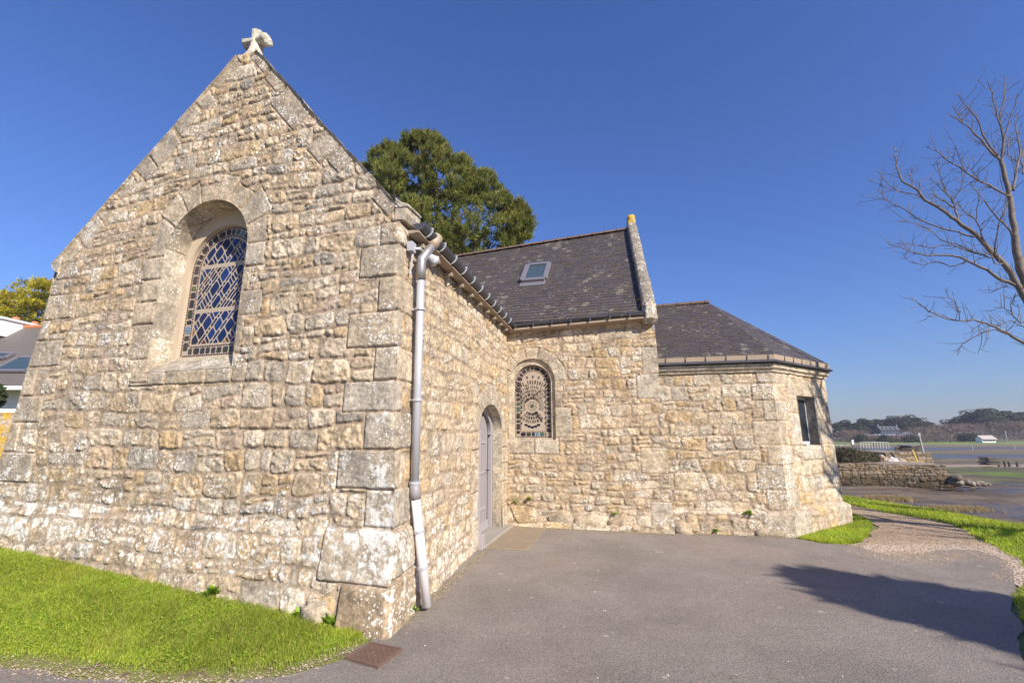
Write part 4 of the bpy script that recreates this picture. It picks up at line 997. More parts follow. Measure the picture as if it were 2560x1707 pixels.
# rooflight
def RBp(u, v, h=0): return PB + rB * u + vRB * v + nRB * h
sk = MB(); u0, u1, v0, v1 = .045, .575, 1.84, 2.72
for a, b in (((u0, v0), (u1, v0)), ((u0, v1), (u1, v1)), ((u0, v0), (u0, v1)), ((u1, v0), (u1, v1))):
    sk.bar(RBp(*a, .055), RBp(*b, .055), .11, .075, up=nRB)
M_ALU = simple('grey_aluminium', (.24, .225, .25), .45, .4, var=.06)
skyl = sk.build('rooflight', M_ALU, chapel, bevel=.008)
m = MB(); m.prism([RBp(u0 + .05, v0 + .05, .06), RBp(u1 - .05, v0 + .05, .06), RBp(u1 - .05, v1 - .05, .06), RBp(u0 + .05, v1 - .05, .06)], -nRB * .02); m.build('pane', simple('rooflight_glass', (.05, .075, .085), .1, var=.2, spec=.7), skyl)
m = MB(); m.prism([RBp(u0 - .03, v0 - .23, .022), RBp(u1 + .03, v0 - .23, .022), RBp(u1 + .03, v0 + .02, .026), RBp(u0 - .03, v0 + .02, .026)], -nRB * .012); m.build('apron', M_ALU, skyl)
# ------------------------------------------------------------------ the ground
EDX = np.array([-40, -12, -6, -3.62, -3.25, -2.77, -2.33, -1.93, -1.58, -1.30, -1.15]); EDY = np.array([4.6, 4.3, 3.85, 3.66, 3.60, 3.50, 3.43, 3.45, 3.52, 3.80, 4.02])
def edge_y(x): return np.interp(x, EDX, EDY)
XEY = np.array([-40, 3, 7, 9, 10.5, 12, 14, 18, 26, 60]); XEX = np.array([8.8, 9.0, 9.35, 9.5, 9.55, 9.35, 9.0, 8.6, 8.2, 8.0])
def shore_x(y): return np.interp(y, XEY, XEX)
MUD = -1.30
def H(x, y):
    x = np.asarray(x, float); y = np.asarray(y, float)
    s = (x - E0.x) * rG.x + (y - E0.y) * rG.y
    d = y - edge_y(x)
    h = .062 * np.clip(-s + .1, 0, 8) * sstep(0, 1.5, d) * sstep(-.9, -1.6, x) + .03 * sstep(0, .15, d) * (x < -1.2)
    h = h + .02 * fbm(x * .9, y * .9, 71, 3) * sstep(0, .5, d) * (x < -1.0)
    e = x - shore_x(y)
    r = sstep(-1.3, -.1, e)
    h = h + r * (.03 + .04 * fbm(x * .8, y * .8, 73, 3)) - sstep(-.6, 2.6, e) * 1.45
    return h
def wavy(poly, step=.06, amp=.035, seed=1):
    o = []
    for i in range(len(poly)):
        a = np.array(poly[i], float); b = np.array(poly[(i + 1) % len(poly)], float); L = np.hypot(*(b - a)); n = max(1, int(L / step)) if L < 8 else 4
        for k in range(n): o.append(a + (b - a) * k / n)
    o = np.array(o); nx = fbm(o[:, 0] * 3, o[:, 1] * 3, seed, 4); ny = fbm(o[:, 0] * 3 + 50, o[:, 1] * 3, seed + 3, 4)
    return np.stack([o[:, 0] + nx * amp * 2, o[:, 1] + ny * amp * 2], 1)
def in_poly(poly, x, y):
    P = np.asarray(poly); r = np.zeros(x.shape, bool); j = len(P) - 1
    for i in range(len(P)):
        c = ((P[i, 1] > y) != (P[j, 1] > y)) & (x < (P[j, 0] - P[i, 0]) * (y - P[i, 1]) / (P[j, 1] - P[i, 1] + 1e-12) + P[i, 0]); r ^= c; j = i
    return r
def sheet(name, poly, z, mat):
    bm = bmesh.new(); vs = [bm.verts.new((p[0], p[1], z)) for p in poly]; f = bm.faces.new(vs)
    if f.normal.z < 0 or f.calc_area() == 0: pass
    f.normal_update()
    if f.normal.z < 0: f.normal_flip()
    bmesh.ops.triangulate(bm, faces=[f]); me = bpy.data.meshes.new(name); bm.to_mesh(me); bm.free()
    return tag(link(name, me, mat), kind='structure')
def ground_mat():
    m, nt, b = new_mat('turf_soil'); t = NT(nt)
    c = t.mix(t.noise(3, 6), (.14, .17, .03), (.20, .20, .05)); c = t.mix(t.ramp(t.noise(9, 5), .52, .66), c, (.15, .11, .065))
    t.l(c, b.inputs['Base Color']); b.inputs['Roughness'].default_value = .95; t.l(t.bump(t.noise(40, 6), .6, .03), b.inputs['Normal']); return m
M_SOIL = ground_mat()
gx = np.concatenate([np.linspace(-90, -12, 30)[:-1], np.arange(-12, 14.01, .16)]); gy = np.concatenate([np.linspace(-40, -4, 12)[:-1], np.arange(-4, 18, .18), np.linspace(18.2, 90, 26)])
GX, GY = np.meshgrid(gx, gy, indexing='ij'); GZ_ = H(GX, GY)
idx = np.arange(GX.size).reshape(GX.shape)
tag(link('ground', np_mesh('ground', np.stack([GX, GY, GZ_ - .012], -1).reshape(-1, 3), np.stack([idx[:-1, :-1], idx[1:, :-1], idx[1:, 1:], idx[:-1, 1:]], -1).reshape(-1, 4), smooth=True), M_SOIL), kind='structure')
def asphalt():
    m, nt, b = new_mat('asphalt'); t = NT(nt)
    c = t.mix(t.ramp(t.noise(1.1, 6, .6), .3, .7), (.245, .212, .186), (.315, .275, .242))
    c = t.mix(t.math('MULTIPLY', t.ramp(t.noise(.45, 5, .6), .48, .66), .5), c, (.35, .28, .228))
    k = t.mix(t.ramp(t.noise(105, 4, .8), .25, .75), (.42, .42, .42), (1.58, 1.56, 1.53)); c = t.mix(1., c, k, 'MULTIPLY')
    v = t.vor(95); c = t.mix(t.math('MULTIPLY', t.math('LESS_THAN', v, .16), t.ramp(t.noise(33, 2), .5, .62)), c, (.42, .37, .32))
    v = t.vor(6.5); sp = t.math('LESS_THAN', t.math('ADD', v, t.math('MULTIPLY', t.math('SUBTRACT', t.noise(25, 3), .5), .3)), t.math('MULTIPLY', t.ramp(t.noise(2.7, 2), .50, .78), .30))
    c = t.mix(t.math('MULTIPLY', sp, .75), c, (.46, .42, .34))
    v = t.vor(24); sp = t.math('LESS_THAN', v, t.math('MULTIPLY', t.ramp(t.noise(5, 2), .52, .75), .13)); c = t.mix(t.math('MULTIPLY', sp, .8), c, (.48, .44, .38))
    c = t.mix(t.math('MULTIPLY', t.ramp(t.noise(.9, 7, .7), .60, .72), t.ramp(t.noise(60, 4), .45, .6)), c, (.12, .115, .045))
    t.l(c, b.inputs['Base Color']); b.inputs['Roughness'].default_value = .88; b.inputs['Specular IOR Level'].default_value = .3
    h = t.math('ADD', t.noise(85, 5, .75), t.math('MULTIPLY', t.noise(6, 4), .8)); t.l(t.bump(h, .9, .02), b.inputs['Normal']); return m
ROAD = [(-40, 4.5), (-12, 4.2), (-6, 3.75), (-3.61, 3.60), (-3.25, 3.55), (-2.77, 3.44), (-2.33, 3.37), (-1.93, 3.40), (-1.58, 3.46), (-1.26, 3.72), (-1.12, 4.0), (-1.1, 4.3), (-.2, 8.9), (2.9, 8.5), (3.2, 8.3), (4.4, 7.95), (4.55, 7.66), (4.74, 7.40), (4.98, 7.31), (5.12, 7.25), (5.08, 6.9), (5.16, 6.70), (5.58, 6.70), (5.98, 6.93), (6.4, 7.06), (6.62, 6.98), (6.56, 6.63), (6.33, 6.31), (5.92, 5.83), (5.63, 5.52), (5.32, 5.3), (4.86, 4.84), (4.43, 4.40), (3.91, 3.91), (3.45, 3.40), (2.9, 2.4), (2.9, -9), (-40, -9)]
sheet('road', wavy(ROAD, .05, .03, 5), .004, asphalt())
def gravel():
    m, nt, b = new_mat('gravel'); t = NT(nt)
    c = t.mix(t.vor(70, 'Color'), (.39, .285, .19), (.55, .415, .29)); c = t.mix(t.ramp(t.noise(1.2, 5), .42, .66), c, (.33, .245, .165))
    g = t.n('ShaderNodeSeparateXYZ'); t.l(t.co(), g.inputs[0]); pl = t.math('SUBTRACT', 7.55, g.outputs[1]); pl = t.ramp(t.math('ADD', pl, t.math('MULTIPLY', t.noise(3, 4), .9)), .35, .95)
    c = t.mix(t.math('MULTIPLY', pl, .8), c, (.64, .53, .43)); c = t.mix(1., c, t.mix(t.noise(120, 3, .7), (.6, .6, .6), (1.4, 1.4, 1.4)), 'MULTIPLY')
    t.l(c, b.inputs['Base Color']); b.inputs['Roughness'].default_value = .95; t.l(t.bump(t.vor(75), .9, .012), b.inputs['Normal']); return m
PATH = [(5.00, 7.28), (4.7, 6.9), (4.9, 6.3), (5.5, 6.2), (5.9, 6.5), (6.2, 6.6), (6.2, 6.3), (6.0, 6.1), (5.6, 5.75), (5.5, 5.4), (6.0, 5.6), (6.60, 6.35), (6.95, 6.8), (7.13, 7.14), (7.31, 7.56), (7.78, 8.24), (8.12, 8.87), (8.18, 9.47), (8.05, 9.91), (8.0, 10.58), (7.94, 11.35), (7.7, 13), (7.2, 16), (6.2, 16), (6.9, 12), (7.16, 9.99), (7.03, 9.47), (6.55, 8.69), (5.9, 8.0), (5.33, 7.40)]
M_GRAVEL = gravel(); pth = wavy(PATH, .06, .05, 8); sheet('path', pth, .000, M_GRAVEL)
def scatter(poly, n, seed=1):
    P = np.asarray(poly); g = np.random.default_rng(seed); o = np.zeros((0, 2))
    while len(o) < n:
        q = g.uniform(P.min(0), P.max(0), (n * 2, 2)); o = np.vstack([o, q[in_poly(P, q[:, 0], q[:, 1])]])
    return o[:n]
def pebbles(name, pts, rmin, rmax, cols, seed, z0=.0):
    """loose chippings: squashed, uneven octahedra"""
    g = np.random.default_rng(seed); n = len(pts); r = rmin + (rmax - rmin) * g.random(n) ** 2.5
    base = np.array([(1, 0, 0), (0, 1, 0), (-1, 0, 0), (0, -1, 0), (0, 0, .75), (0, 0, -.4)], float)
    a = g.uniform(0, 6.28, n); V = base[None] * r[:, None, None] * g.uniform(.6, 1.2, (n, 6, 1)); ca, sa = np.cos(a)[:, None], np.sin(a)[:, None]
    X = V[..., 0] * ca - V[..., 1] * sa; Y = V[..., 0] * sa + V[..., 1] * ca
    V = np.stack([X + pts[:, :1], Y + pts[:, 1:2], V[..., 2] + z0 + H(pts[:, 0], pts[:, 1])[:, None]], -1).reshape(-1, 3)
    f = np.array([(0, 1, 4), (1, 2, 4), (2, 3, 4), (3, 0, 4), (1, 0, 5), (2, 1, 5), (3, 2, 5), (0, 3, 5)])
    F = (f[None] + (np.arange(n) * 6)[:, None, None]).reshape(-1, 3)
    c = np.array(cols)[g.integers(0, len(cols), n)] * g.uniform(.8, 1.15, (n, 1))
    return np_mesh(name, V, F, {'Col': np.repeat(c, 6, 0)})
def colmat(name, rough=.9, trans=0., noise=0, spec=.3, tcol=None):
    m, nt, b = new_mat(name); t = NT(nt); c = t.attr('Col')
    if noise: c = t.mix(1., c, t.mix(t.noise(noise, 4), (.75, .75, .75), (1.25, 1.25, 1.25)), 'MULTIPLY')
    t.l(c, b.inputs['Base Color']); b.inputs['Roughness'].default_value = rough; b.inputs['Specular IOR Level'].default_value = spec
    if trans:
        tr = nt.nodes.new('ShaderNodeBsdfTranslucent'); t.l(t.mix(1., c, tcol or (1.3, 1.35, .6), 'MULTIPLY'), tr.inputs[0]); mx = nt.nodes.new('ShaderNodeMixShader'); mx.inputs[0].default_value = trans
        t.l(b.outputs[0], mx.inputs[1]); t.l(tr.outputs[0], mx.inputs[2]); t.l(mx.outputs[0], nt.nodes['Material Output'].inputs[0])
    return m
M_PEB = colmat('chippings')
tag(link('gravel', pebbles('gravel', np.vstack([scatter(pth, 24000, 3), np.stack([np.random.default_rng(2).normal(5.6, .42, 1500), 6.62 + np.random.default_rng(3).normal(0, .16, 1500)], 1)]), .004, .013, [(.42, .32, .22), (.50, .40, .29), (.29, .21, .14), (.36, .27, .185)], 4, .003), M_PEB), 'loose pale chippings on the gravel path', 'gravel', kind='stuff')
g = np.random.default_rng(8); pp = np.vstack([np.stack([g.uniform(-1, 6, 420), g.uniform(2.6, 8.4, 420)], 1), np.stack([5.6 + g.normal(0, .6, 240), 6.45 + g.normal(0, .28, 240)], 1)]); pp = pp[in_poly(np.array(ROAD), pp[:, 0], pp[:, 1])]
tag(link('grit', pebbles('grit', pp, .003, .010, [(.5, .45, .38), (.58, .54, .48), (.4, .33, .26)], 5, .005), M_PEB), 'scattered pale grit on the asphalt', 'grit', kind='stuff')
# paving slabs and step at the door
M_PAVE = simple('sandy_paving', (.265, .205, .14), .9, var=.22, scale=5, bump=.4, bscale=70); M_STEP = simple('grey_step', (.30, .27, .235), .85, var=.15, scale=6, bump=.3)
pv = thing('paving', 'six worn sandstone paving slabs in front of the door', 'paving', (.0, 7.8, 0))
q00, q10, q11, q01 = (Vector((-.54, 7.06, 0)), Vector((.22, 6.91, 0)), Vector((.60, 8.47, 0)), Vector((-.09, 8.80, 0)))
for i in range(2):
    for j in range(3):
        f = lambda a, b: q00.lerp(q10, a).lerp(q01.lerp(q11, a), b)
        a0, a1, b0, b1 = i / 2 + .008, (i + 1) / 2 - .008, (0, .34, .68)[j] + .006, (.34, .68, 1)[j] - .006
        m = MB(); m.prism([f(a0, b0) + up * .002, f(a1, b0) + up * .002, f(a1, b1) + up * .002, f(a0, b1) + up * .002], up * (.012 + .004 * ((i + j) % 2))); m.build('slab', M_PAVE, pv, bevel=.004)
st = MB(); st.prism([AG(2.85, -.3, .0), AG(2.85, .10, .0), AG(4.60, .16, .0), AG(4.60, -.3, .0)], up * .045); tag(st.build('door_step', M_STEP, bevel=.01), 'low grey stone step under the door', 'step')
# inspection cover
def cover():
    c = [Vector((-1.22, 3.72, 0)), Vector((-.94, 3.58, 0)), Vector((-.83, 3.86, 0)), Vector((-1.11, 3.97, 0))]; ct = sum(c, Vector()) / 4
    th = thing('inspection_cover', 'rusty square cast iron inspection cover between lawn and asphalt', 'manhole cover', tuple(ct))
    M_RUST = simple('rusty_iron', (.185, .115, .085), .75, .25, var=.25, scale=30, bump=.3, bscale=120)
    f = lambda a, b, z=0: c[0].lerp(c[1], a).lerp(c[3].lerp(c[2], a), b) + up * z
    m = MB()
    for a, b, d, e in ((0, 0, 1, .05), (0, .95, 1, 1), (0, .05, .05, .95), (.95, .05, 1, .95)): m.prism([f(a, b, .004), f(d, b, .004), f(d, e, .004), f(a, e, .004)], up * .020)
    m.build('frame', M_RUST, th)
    m = MB(); m.prism([f(.056, .056, .004), f(.944, .056, .004), f(.944, .944, .004), f(.056, .944, .004)], up * .013); lid = m.build('lid', M_RUST, th)
    m = MB(); N = 9
    for i in range(N):
        for j in range(N):
            a, b = .10 + .8 * (i + .5) / N, .10 + .8 * (j + .5) / N
            if math.hypot(a - .5, b - .5) < .085: continue
            w_ = .034; o = (i + j) % 2
            for k in range(2):
                p, r_ = (f(a - w_, b + (k - .5) * .05, .019), f(a + w_, b + (k - .5) * .05, .019)) if o else (f(a + (k - .5) * .05, b - w_, .019), f(a + (k - .5) * .05, b + w_, .019))
                m.bar(p, r_, .006, .005)
    pts = [f(.5 + .075 * math.cos(t), .5 + .075 * math.sin(t), .018) for t in np.linspace(0, 2 * math.pi, 25)]; m.tube(pts, .004, 6); m.bar(f(.46, .5, .019), f(.54, .5, .019), .007, .006)
    m.build('tread_pattern', M_RUST, lid)
cover()

# ------------------------------------------------------------------ grass
M_GRASS = colmat('grass_blades', .55, .42, spec=.3)
GC = np.array([(.345, .46, .045), (.41, .50, .055), (.27, .39, .04), (.48, .51, .08), (.31, .39, .06)]); DRY = np.array([(.40, .31, .13), (.30, .20, .09)])
def blades(name, pts, hmin, hmax, wd, seed, dry=.04, lean=.9, hscale=None, zoff=0):
    g = np.random.default_rng(seed); n = len(pts); a = g.uniform(0, 2 * np.pi, n); x, y = pts[:, 0], pts[:, 1]
    h = (hmin + (hmax - hmin) * g.random(n) ** 1.6) * (1 if hscale is None else hscale); ln = g.uniform(.15, lean, n) * h
    z = H(x, y) - .008 + zoff; wv = wd * g.uniform(.7, 1.3, n); dx, dy = np.cos(a), np.sin(a); b = a + g.normal(np.pi / 2, .5, n); sx, sy = np.cos(b) * wv / 2, np.sin(b) * wv / 2
    P = lambda k, f, s: np.stack([x + dx * ln * k + sx * s, y + dy * ln * k + sy * s, z + h * f], -1)
    V = np.stack([P(0, 0, -1), P(0, 0, 1), P(.35, .55, .85), P(.35, .55, -.85), P(1., .92, 0)], 1).reshape(-1, 3)
    o = np.arange(n)[:, None] * 5; Q = o + np.array([[0, 1, 2, 3]]); T = o + np.array([[3, 2, 4]])
    c = GC[g.integers(0, len(GC), n)] * g.uniform(.75, 1.2, (n, 1)) * (1 + .42 * fbm(x * 2.2, y * 2.2, seed + 5, 4))[:, None]
    yl = sstep(.0, .5, fbm(x * .9, y * .9, seed + 8, 3))[:, None] * .35; c = c * (1 - yl) + np.array((.53, .52, .08)) * yl
    dm = g.random(n) < dry; c[dm] = DRY[g.integers(0, 2, dm.sum())] * g.uniform(.8, 1.2, (dm.sum(), 1))
    return np_mesh(name, V, [Q, T], {'Col': np.repeat(c, 5, 0)})
# lawn before the gable
def lawn_pts(n, seed):
    g = np.random.default_rng(seed); o = []
    k = 0
    while k < n:
        y = 3.3 + 3.8 * g.random(n) ** 1.25; x = g.uniform(-9.2, -.95, n)
        s = (x - E0.x) * rG.x + (y - E0.y) * rG.y; f = (x - E0.x) * nG.x + (y - E0.y) * nG.y
        d = y - edge_y(x) + .09 * fbm(x * 2.4, y * 2.4, 77, 3) - .03
        m = (d > 0) & ((f > .105) | (s < -5.75)) & (g.random(n) < sstep(-.02, .16, d) * 1.2) & (x > -1.28 * y)
        o.append(np.stack([x, y], 1)[m]); k += m.sum()
    return np.vstack(o)[:n]
lp = lawn_pts(165000, 21)
hs = .55 + .45 * sstep(-.3, .5, fbm(lp[:, 0] * 1.4, lp[:, 1] * 1.4, 81, 3)) + .35 * (fbm(lp[:, 0] * 5, lp[:, 1] * 5, 82, 2) > .25)
hs = hs * (.45 + .55 * sstep(0, .3, lp[:, 1] - edge_y(lp[:, 0])))
tag(link('grass', blades('grass', lp, .03, .085, .0042, 31, .085, 1.15, hs), M_GRASS), 'bright green mown grass sloping up to the gable wall', 'grass', kind='stuff')
gq = np.random.default_rng(77); fp = np.stack([gq.uniform(-16, -5.2, 90000), 3.8 + 5.6 * gq.random(90000)], 1); fs_ = (fp[:, 0] - E0.x) * rG.x + (fp[:, 1] - E0.y) * rG.y
fp = fp[(fp[:, 1] > edge_y(fp[:, 0])) & (fs_ < -5.75) & ((fp[:, 0] < -1.28 * fp[:, 1]) | (fp[:, 1] > 7.1))][:52000]
tag(link('grass', blades('grass', fp, .03, .09, .009, 37, .08, 1.1), M_GRASS), 'further lawn running on to the yellow garden wall', 'grass', kind='stuff')
def clover(name, pts, r, seed):
    g = np.random.default_rng(seed); n = len(pts); k = 6; t = np.linspace(0, 2 * np.pi, k, endpoint=False); rr = r * g.uniform(.6, 1.3, n)
    tx, ty = g.normal(0, .35, n), g.normal(0, .35, n); z = H(pts[:, 0], pts[:, 1]) + g.uniform(.015, .05, n)
    X = np.cos(t)[None] * rr[:, None]; Y = np.sin(t)[None] * rr[:, None] * .8
    V = np.stack([X + pts[:, :1], Y + pts[:, 1:2], z[:, None] + X * tx[:, None] + Y * ty[:, None]], -1).reshape(-1, 3); F = np.arange(n)[:, None] * k + np.arange(k)[None]
    c = np.array([(.30, .42, .045), (.36, .48, .05), (.24, .35, .04)])[g.integers(0, 3, n)] * g.uniform(.8, 1.2, (n, 1)); return np_mesh(name, V, F, {'Col': np.repeat(c, k, 0)})
cp = lawn_pts(14000, 23); cp = cp[fbm(cp[:, 0] * 1.6, cp[:, 1] * 1.6, 84, 3) > -.05]
tag(link('clover', clover('clover', cp, .0065, 25), M_GRASS), 'clover leaves mixed into the lawn', 'clover', kind='stuff')
# crumbling lawn edge: soil and chippings
ep = np.stack([np.random.default_rng(5).uniform(-4.6, -1.2, 2600), np.zeros(2600)], 1); ep[:, 1] = edge_y(ep[:, 0]) - .02 + np.random.default_rng(6).normal(0, .05, 2600)
tag(link('edge_grit', pebbles('edge_grit', ep, .003, .010, [(.36, .28, .19), (.46, .38, .29), (.28, .21, .13)], 7, .006), M_PEB), 'earthy grit along the ragged lawn edge', 'grit', kind='stuff')
# earth and grit gathered along the foot of the walls
gq = np.random.default_rng(12); wl_ = []
for P_, d_, n_2, s0_, s1_ in ((E0, aA, nA, .1, 2.75), (I0, rB, nB, .7, 2.9), (CW, rC, nC, -1.9, .1)):
    k_ = 1500; ss = gq.uniform(s0_, s1_, k_); oo = .10 + np.abs(gq.normal(0, .06, k_)); wl_.append(np.stack([P_.x + d_.x * ss + n_2.x * oo, P_.y + d_.y * ss + n_2.y * oo], 1))
tag(link('wall_foot_grit', pebbles('wall_foot_grit', np.vstack(wl_), .003, .012, [(.30, .23, .15), (.22, .20, .08), (.40, .32, .22), (.17, .14, .10)], 13, .006), M_PEB), 'earth, moss and grit along the foot of the chapel walls', 'grit', kind='stuff')
# small patch at the apse corner
dn_ = lambda s, o: (CW.x + rD.x * s + nD.x * o, CW.y + rD.y * s + nD.y * o)
PATCH = [dn_(-.1, .12), (4.56, 7.66), (4.74, 7.41), (4.96, 7.33), (5.33, 7.42), (5.9, 8.02), (6.5, 8.72), (6.98, 9.47), (7.1, 10.4), dn_(2.3, .12), dn_(1.0, .12)]
pt_ = scatter(wavy(PATCH, .1, .03, 4), 16000, 27)
tag(link('grass', blades('grass', pt_, .03, .08, .008, 33, .03), M_GRASS), 'small triangle of grass at the foot of the apse', 'grass', kind='stuff')
VERGE = [(3.5, 3.3), (4.4, 4.3), (4.9, 4.8), (5.38, 5.3), (5.72, 5.5), (6.05, 5.75), (6.6, 6.4), (6.95, 6.9), (7.15, 7.2), (7.35, 7.6), (7.82, 8.28), (8.15, 8.9), (8.2, 9.47), (8.1, 10), (8.05, 10.7), (7.95, 11.5), (7.75, 13), (7.5, 15.5), (9.6, 15.5), (9.9, 13), (10.3, 11.5), (10.4, 9), (10.3, 7), (9.8, 3.4)]
vp = scatter(wavy(VERGE, .15, .05, 6), 110000, 28)
vp = vp[(vp[:, 0] < 1.25 * vp[:, 1] + 1)]
edg = np.min(np.hypot(vp[:, None, 0] - np.array(VERGE[:17])[None, :, 0], vp[:, None, 1] - np.array(VERGE[:17])[None, :, 1]), 1)
vp = vp[np.random.default_rng(9).random(len(vp)) < .35 + sstep(0, .35, edg) + (vp[:, 1] < 6.2)]
tag(link('grass', blades('grass', vp, .04, .13, .011, 35, .05, 1.0, (.7 + .5 * sstep(-.2, .4, fbm(vp[:, 0], vp[:, 1], 83, 3))) * (.45 + .55 * sstep(5.5, 8., vp[:, 1]))), M_GRASS), 'long green grass verge between the path and the mudflat', 'grass', kind='stuff')
# weeds at the foot of the walls
M_LEAF = colmat('weed_leaves', .5, .3)
def weed(name, loc, n, size, seed, label, spread=1.):
    g = random.Random(seed); V = []; F = []; C = []
    for i in range(n):
        a = g.uniform(0, 6.28); el = g.uniform(.2, 1.35); L = size * g.uniform(.5, 1.1); d = Vector((math.cos(a) * math.cos(el) * spread, math.sin(a) * math.cos(el) * spread, math.sin(el)))
        sd = d.cross(up).normalized(); wd = L * g.uniform(.14, .28); o = len(V); b = Vector(loc); dr = Vector((0, 0, -.25 * L))
        V += [tuple(b), tuple(b + d * L * .5 + sd * wd), tuple(b + d * L + dr), tuple(b + d * L * .5 - sd * wd)]; F.append((o, o + 1, o + 2, o + 3)); c = g.choice([(.22, .36, .04), (.29, .43, .045), (.17, .27, .035)]); C += [(*c, 1)] * 4
    me = bpy.data.meshes.new(name); me.from_pydata(V, [], F); me.update(); a = me.attributes.new('Col', 'FLOAT_COLOR', 'POINT'); a.data.foreach_set('color', np.array(C, np.float32).ravel())
    return tag(link(name, me, M_LEAF), label, 'weed', 'weeds at the foot of the chapel walls')
def gfoot(s, o=.13): p = E0 + rG * s + nG * o; return (p.x, p.y, float(H(p.x, p.y)) + .02)
weed('leafy_weed', (E0 + rG * -1.72 + nG * .12 + up * .17), 120, .10, 1, 'round bushy weed rooted in the plinth above the lawn')
weed('leafy_weed', gfoot(-.72, .16), 26, .11, 2, 'broad-leaved weed left of the round boulder at the gable foot', 1.2)
weed('leafy_weed', gfoot(-.40, .14), 40, .13, 3, 'upright ivy-like weed between boulder and corner stone')
weed('leafy_weed', (AG(.40, .10, .02)), 40, .09, 4, 'small weed behind the foot of the white downpipe')
weed('leafy_weed', (BG(.16, .02, .40)), 24, .08, 5, 'light green tuft low in the corner beside the door')
weed('leafy_weed', (BG(.42, .02, .46)), 34, .10, 6, 'leafy weed growing from the wall under the small arched window')
weed('leafy_weed', (BG(1.95, .04, .26)), 26, .09, 7, 'weed in the joint of the footing boulders, mid chancel wall')
weed('leafy_weed', (CW + rC * -.62 + nC * .13 + up * .34), 50, .11, 8, 'fern-like weed on the footing ledge of the apse')
weed('leafy_weed', (CW + rC * -1.15 + nC * .14 + up * .05), 30, .09, 9, 'weed tuft at ground level by the apse footing')
for k in range(26):
    pass
# footing boulders: gable corner and along chancel and apse
bl = stone_block('boulder', None, M_CUT, [gfoot(-.74, .05)[:2] + (-.1,), gfoot(-.40, .05)[:2] + (-.1,), gfoot(-.40, .05)[:2] + (.20,), gfoot(-.50, .05)[:2] + (.24,), gfoot(-.70, .05)[:2] + (.22,)], nG * .15, res=.03, col=(.40, .33, .235), lich=.3, rounding=.06, rough=.02, seed=15)
tag(bl, 'rounded grey boulder at the gable foot beside the corner stone', 'boulder')
# ------------------------------------------------------------------ bare trees
M_BARK = simple('lichened_bark', (.185, .15, .125), .95, var=.45, scale=9, bump=.8, bscale=45)
def tube_into(acc, pts, r0, r1, n):
    """append a tapered tube to (V, F) lists"""
    V, F = acc; P = [Vector(p) for p in pts]; m = len(P); u = None; o = len(V)
    for i, p in enumerate(P):
        d = (P[min(i + 1, m - 1)] - P[max(i - 1, 0)]).normalized()
        if u is None: u = d.orthogonal().normalized()
        u = (u - d * u.dot(d)).normalized(); v = d.cross(u); r = r0 + (r1 - r0) * i / (m - 1)
        for k in range(n): t = 6.28318 * k / n; V.append(tuple(p + (u * math.cos(t) + v * math.sin(t)) * r))
    for i in range(m - 1):
        for k in range(n): F.append((o + i * n + k, o + i * n + (k + 1) % n, o + (i + 1) * n + (k + 1) % n, o + (i + 1) * n + k))
def smooth_line(P, step=.12, jit=.0, g=None):
    P = [Vector(p) for p in P]; o = []
    for i in range(len(P) - 1):
        p0, p1, p2, p3 = P[max(i - 1, 0)], P[i], P[i + 1], P[min(i + 2, len(P) - 1)]; n = max(1, int((p2 - p1).length / step))
        for k in range(n):
            t = k / n; q = ((2 * p1) + (p2 - p0) * t + (2 * p0 - 5 * p1 + 4 * p2 - p3) * t * t + (3 * p1 - p0 - 3 * p2 + p3) * t ** 3) * .5
            if jit: q += Vector((g.uniform(-1, 1), g.uniform(-1, 1), g.uniform(-1, 1))) * jit
            o.append(q)
    o.append(P[-1]); return o
def twigs(acc, line, g, dens, lmin, lmax, r, up_bias=.35, depth=1):
    for i in range(1, len(line)):
        seg = line[i] - line[i - 1]
        k = seg.length * dens
        for _ in range(int(k) + (g.random() < k % 1)):
            d = seg.normalized(); s = Vector((g.gauss(0, 1), g.gauss(0, 1), g.gauss(0, 1))); s = (s - d * s.dot(d)).normalized(); d2 = (d * g.uniform(.1, .9) + s + Vector((0, 0, up_bias))).normalized(); L = g.uniform(lmin, lmax) * (1 if g.random() < .8 else 1.6)
            p = line[i - 1].lerp(line[i], g.random()); b = p + d2 * L * .5 + Vector((g.uniform(-1, 1), g.uniform(-1, 1), g.uniform(-.5, 1))) * L * .12; e = b + (d2 + Vector((0, 0, .35))).normalized() * L * .5
            tube_into(acc, [p, b, e], r, r * .5, 4)
            if depth: twigs(acc, [p, b, e], g, dens * .55, lmin * .4, lmax * .4, r * .7, up_bias, depth - 1)
bt = at(2715, 1315, 8.6); bt.z = float(H(bt.x, bt.y))
btree = thing('bare_tree', 'leafless lichen-covered tree reaching in from the right over the shore', 'tree', tuple(bt))
pz = lambda x, y: (2150 + x / 1.961, 150 + y / 1.961)
g = random.Random(12)
tr = ([], []); trunk = smooth_line([bt - up * .1, at(2700, 1180, 8.55), at(2660, 980, 8.65), at(2610, 820, 8.7), at(*pz(830, 1130), 8.7), at(*pz(790, 1030), 8.72), at(*pz(768, 940), 8.75), at(*pz(760, 860), 8.75)], .15, .012, g)
tube_into(tr, trunk, .17, .058, 12)
me = bpy.data.meshes.new('trunk'); me.from_pydata(tr[0], [], tr[1]); me.polygons.foreach_set('use_smooth', [True] * len(me.polygons)); me.update(); link('trunk', me, M_BARK, btree)
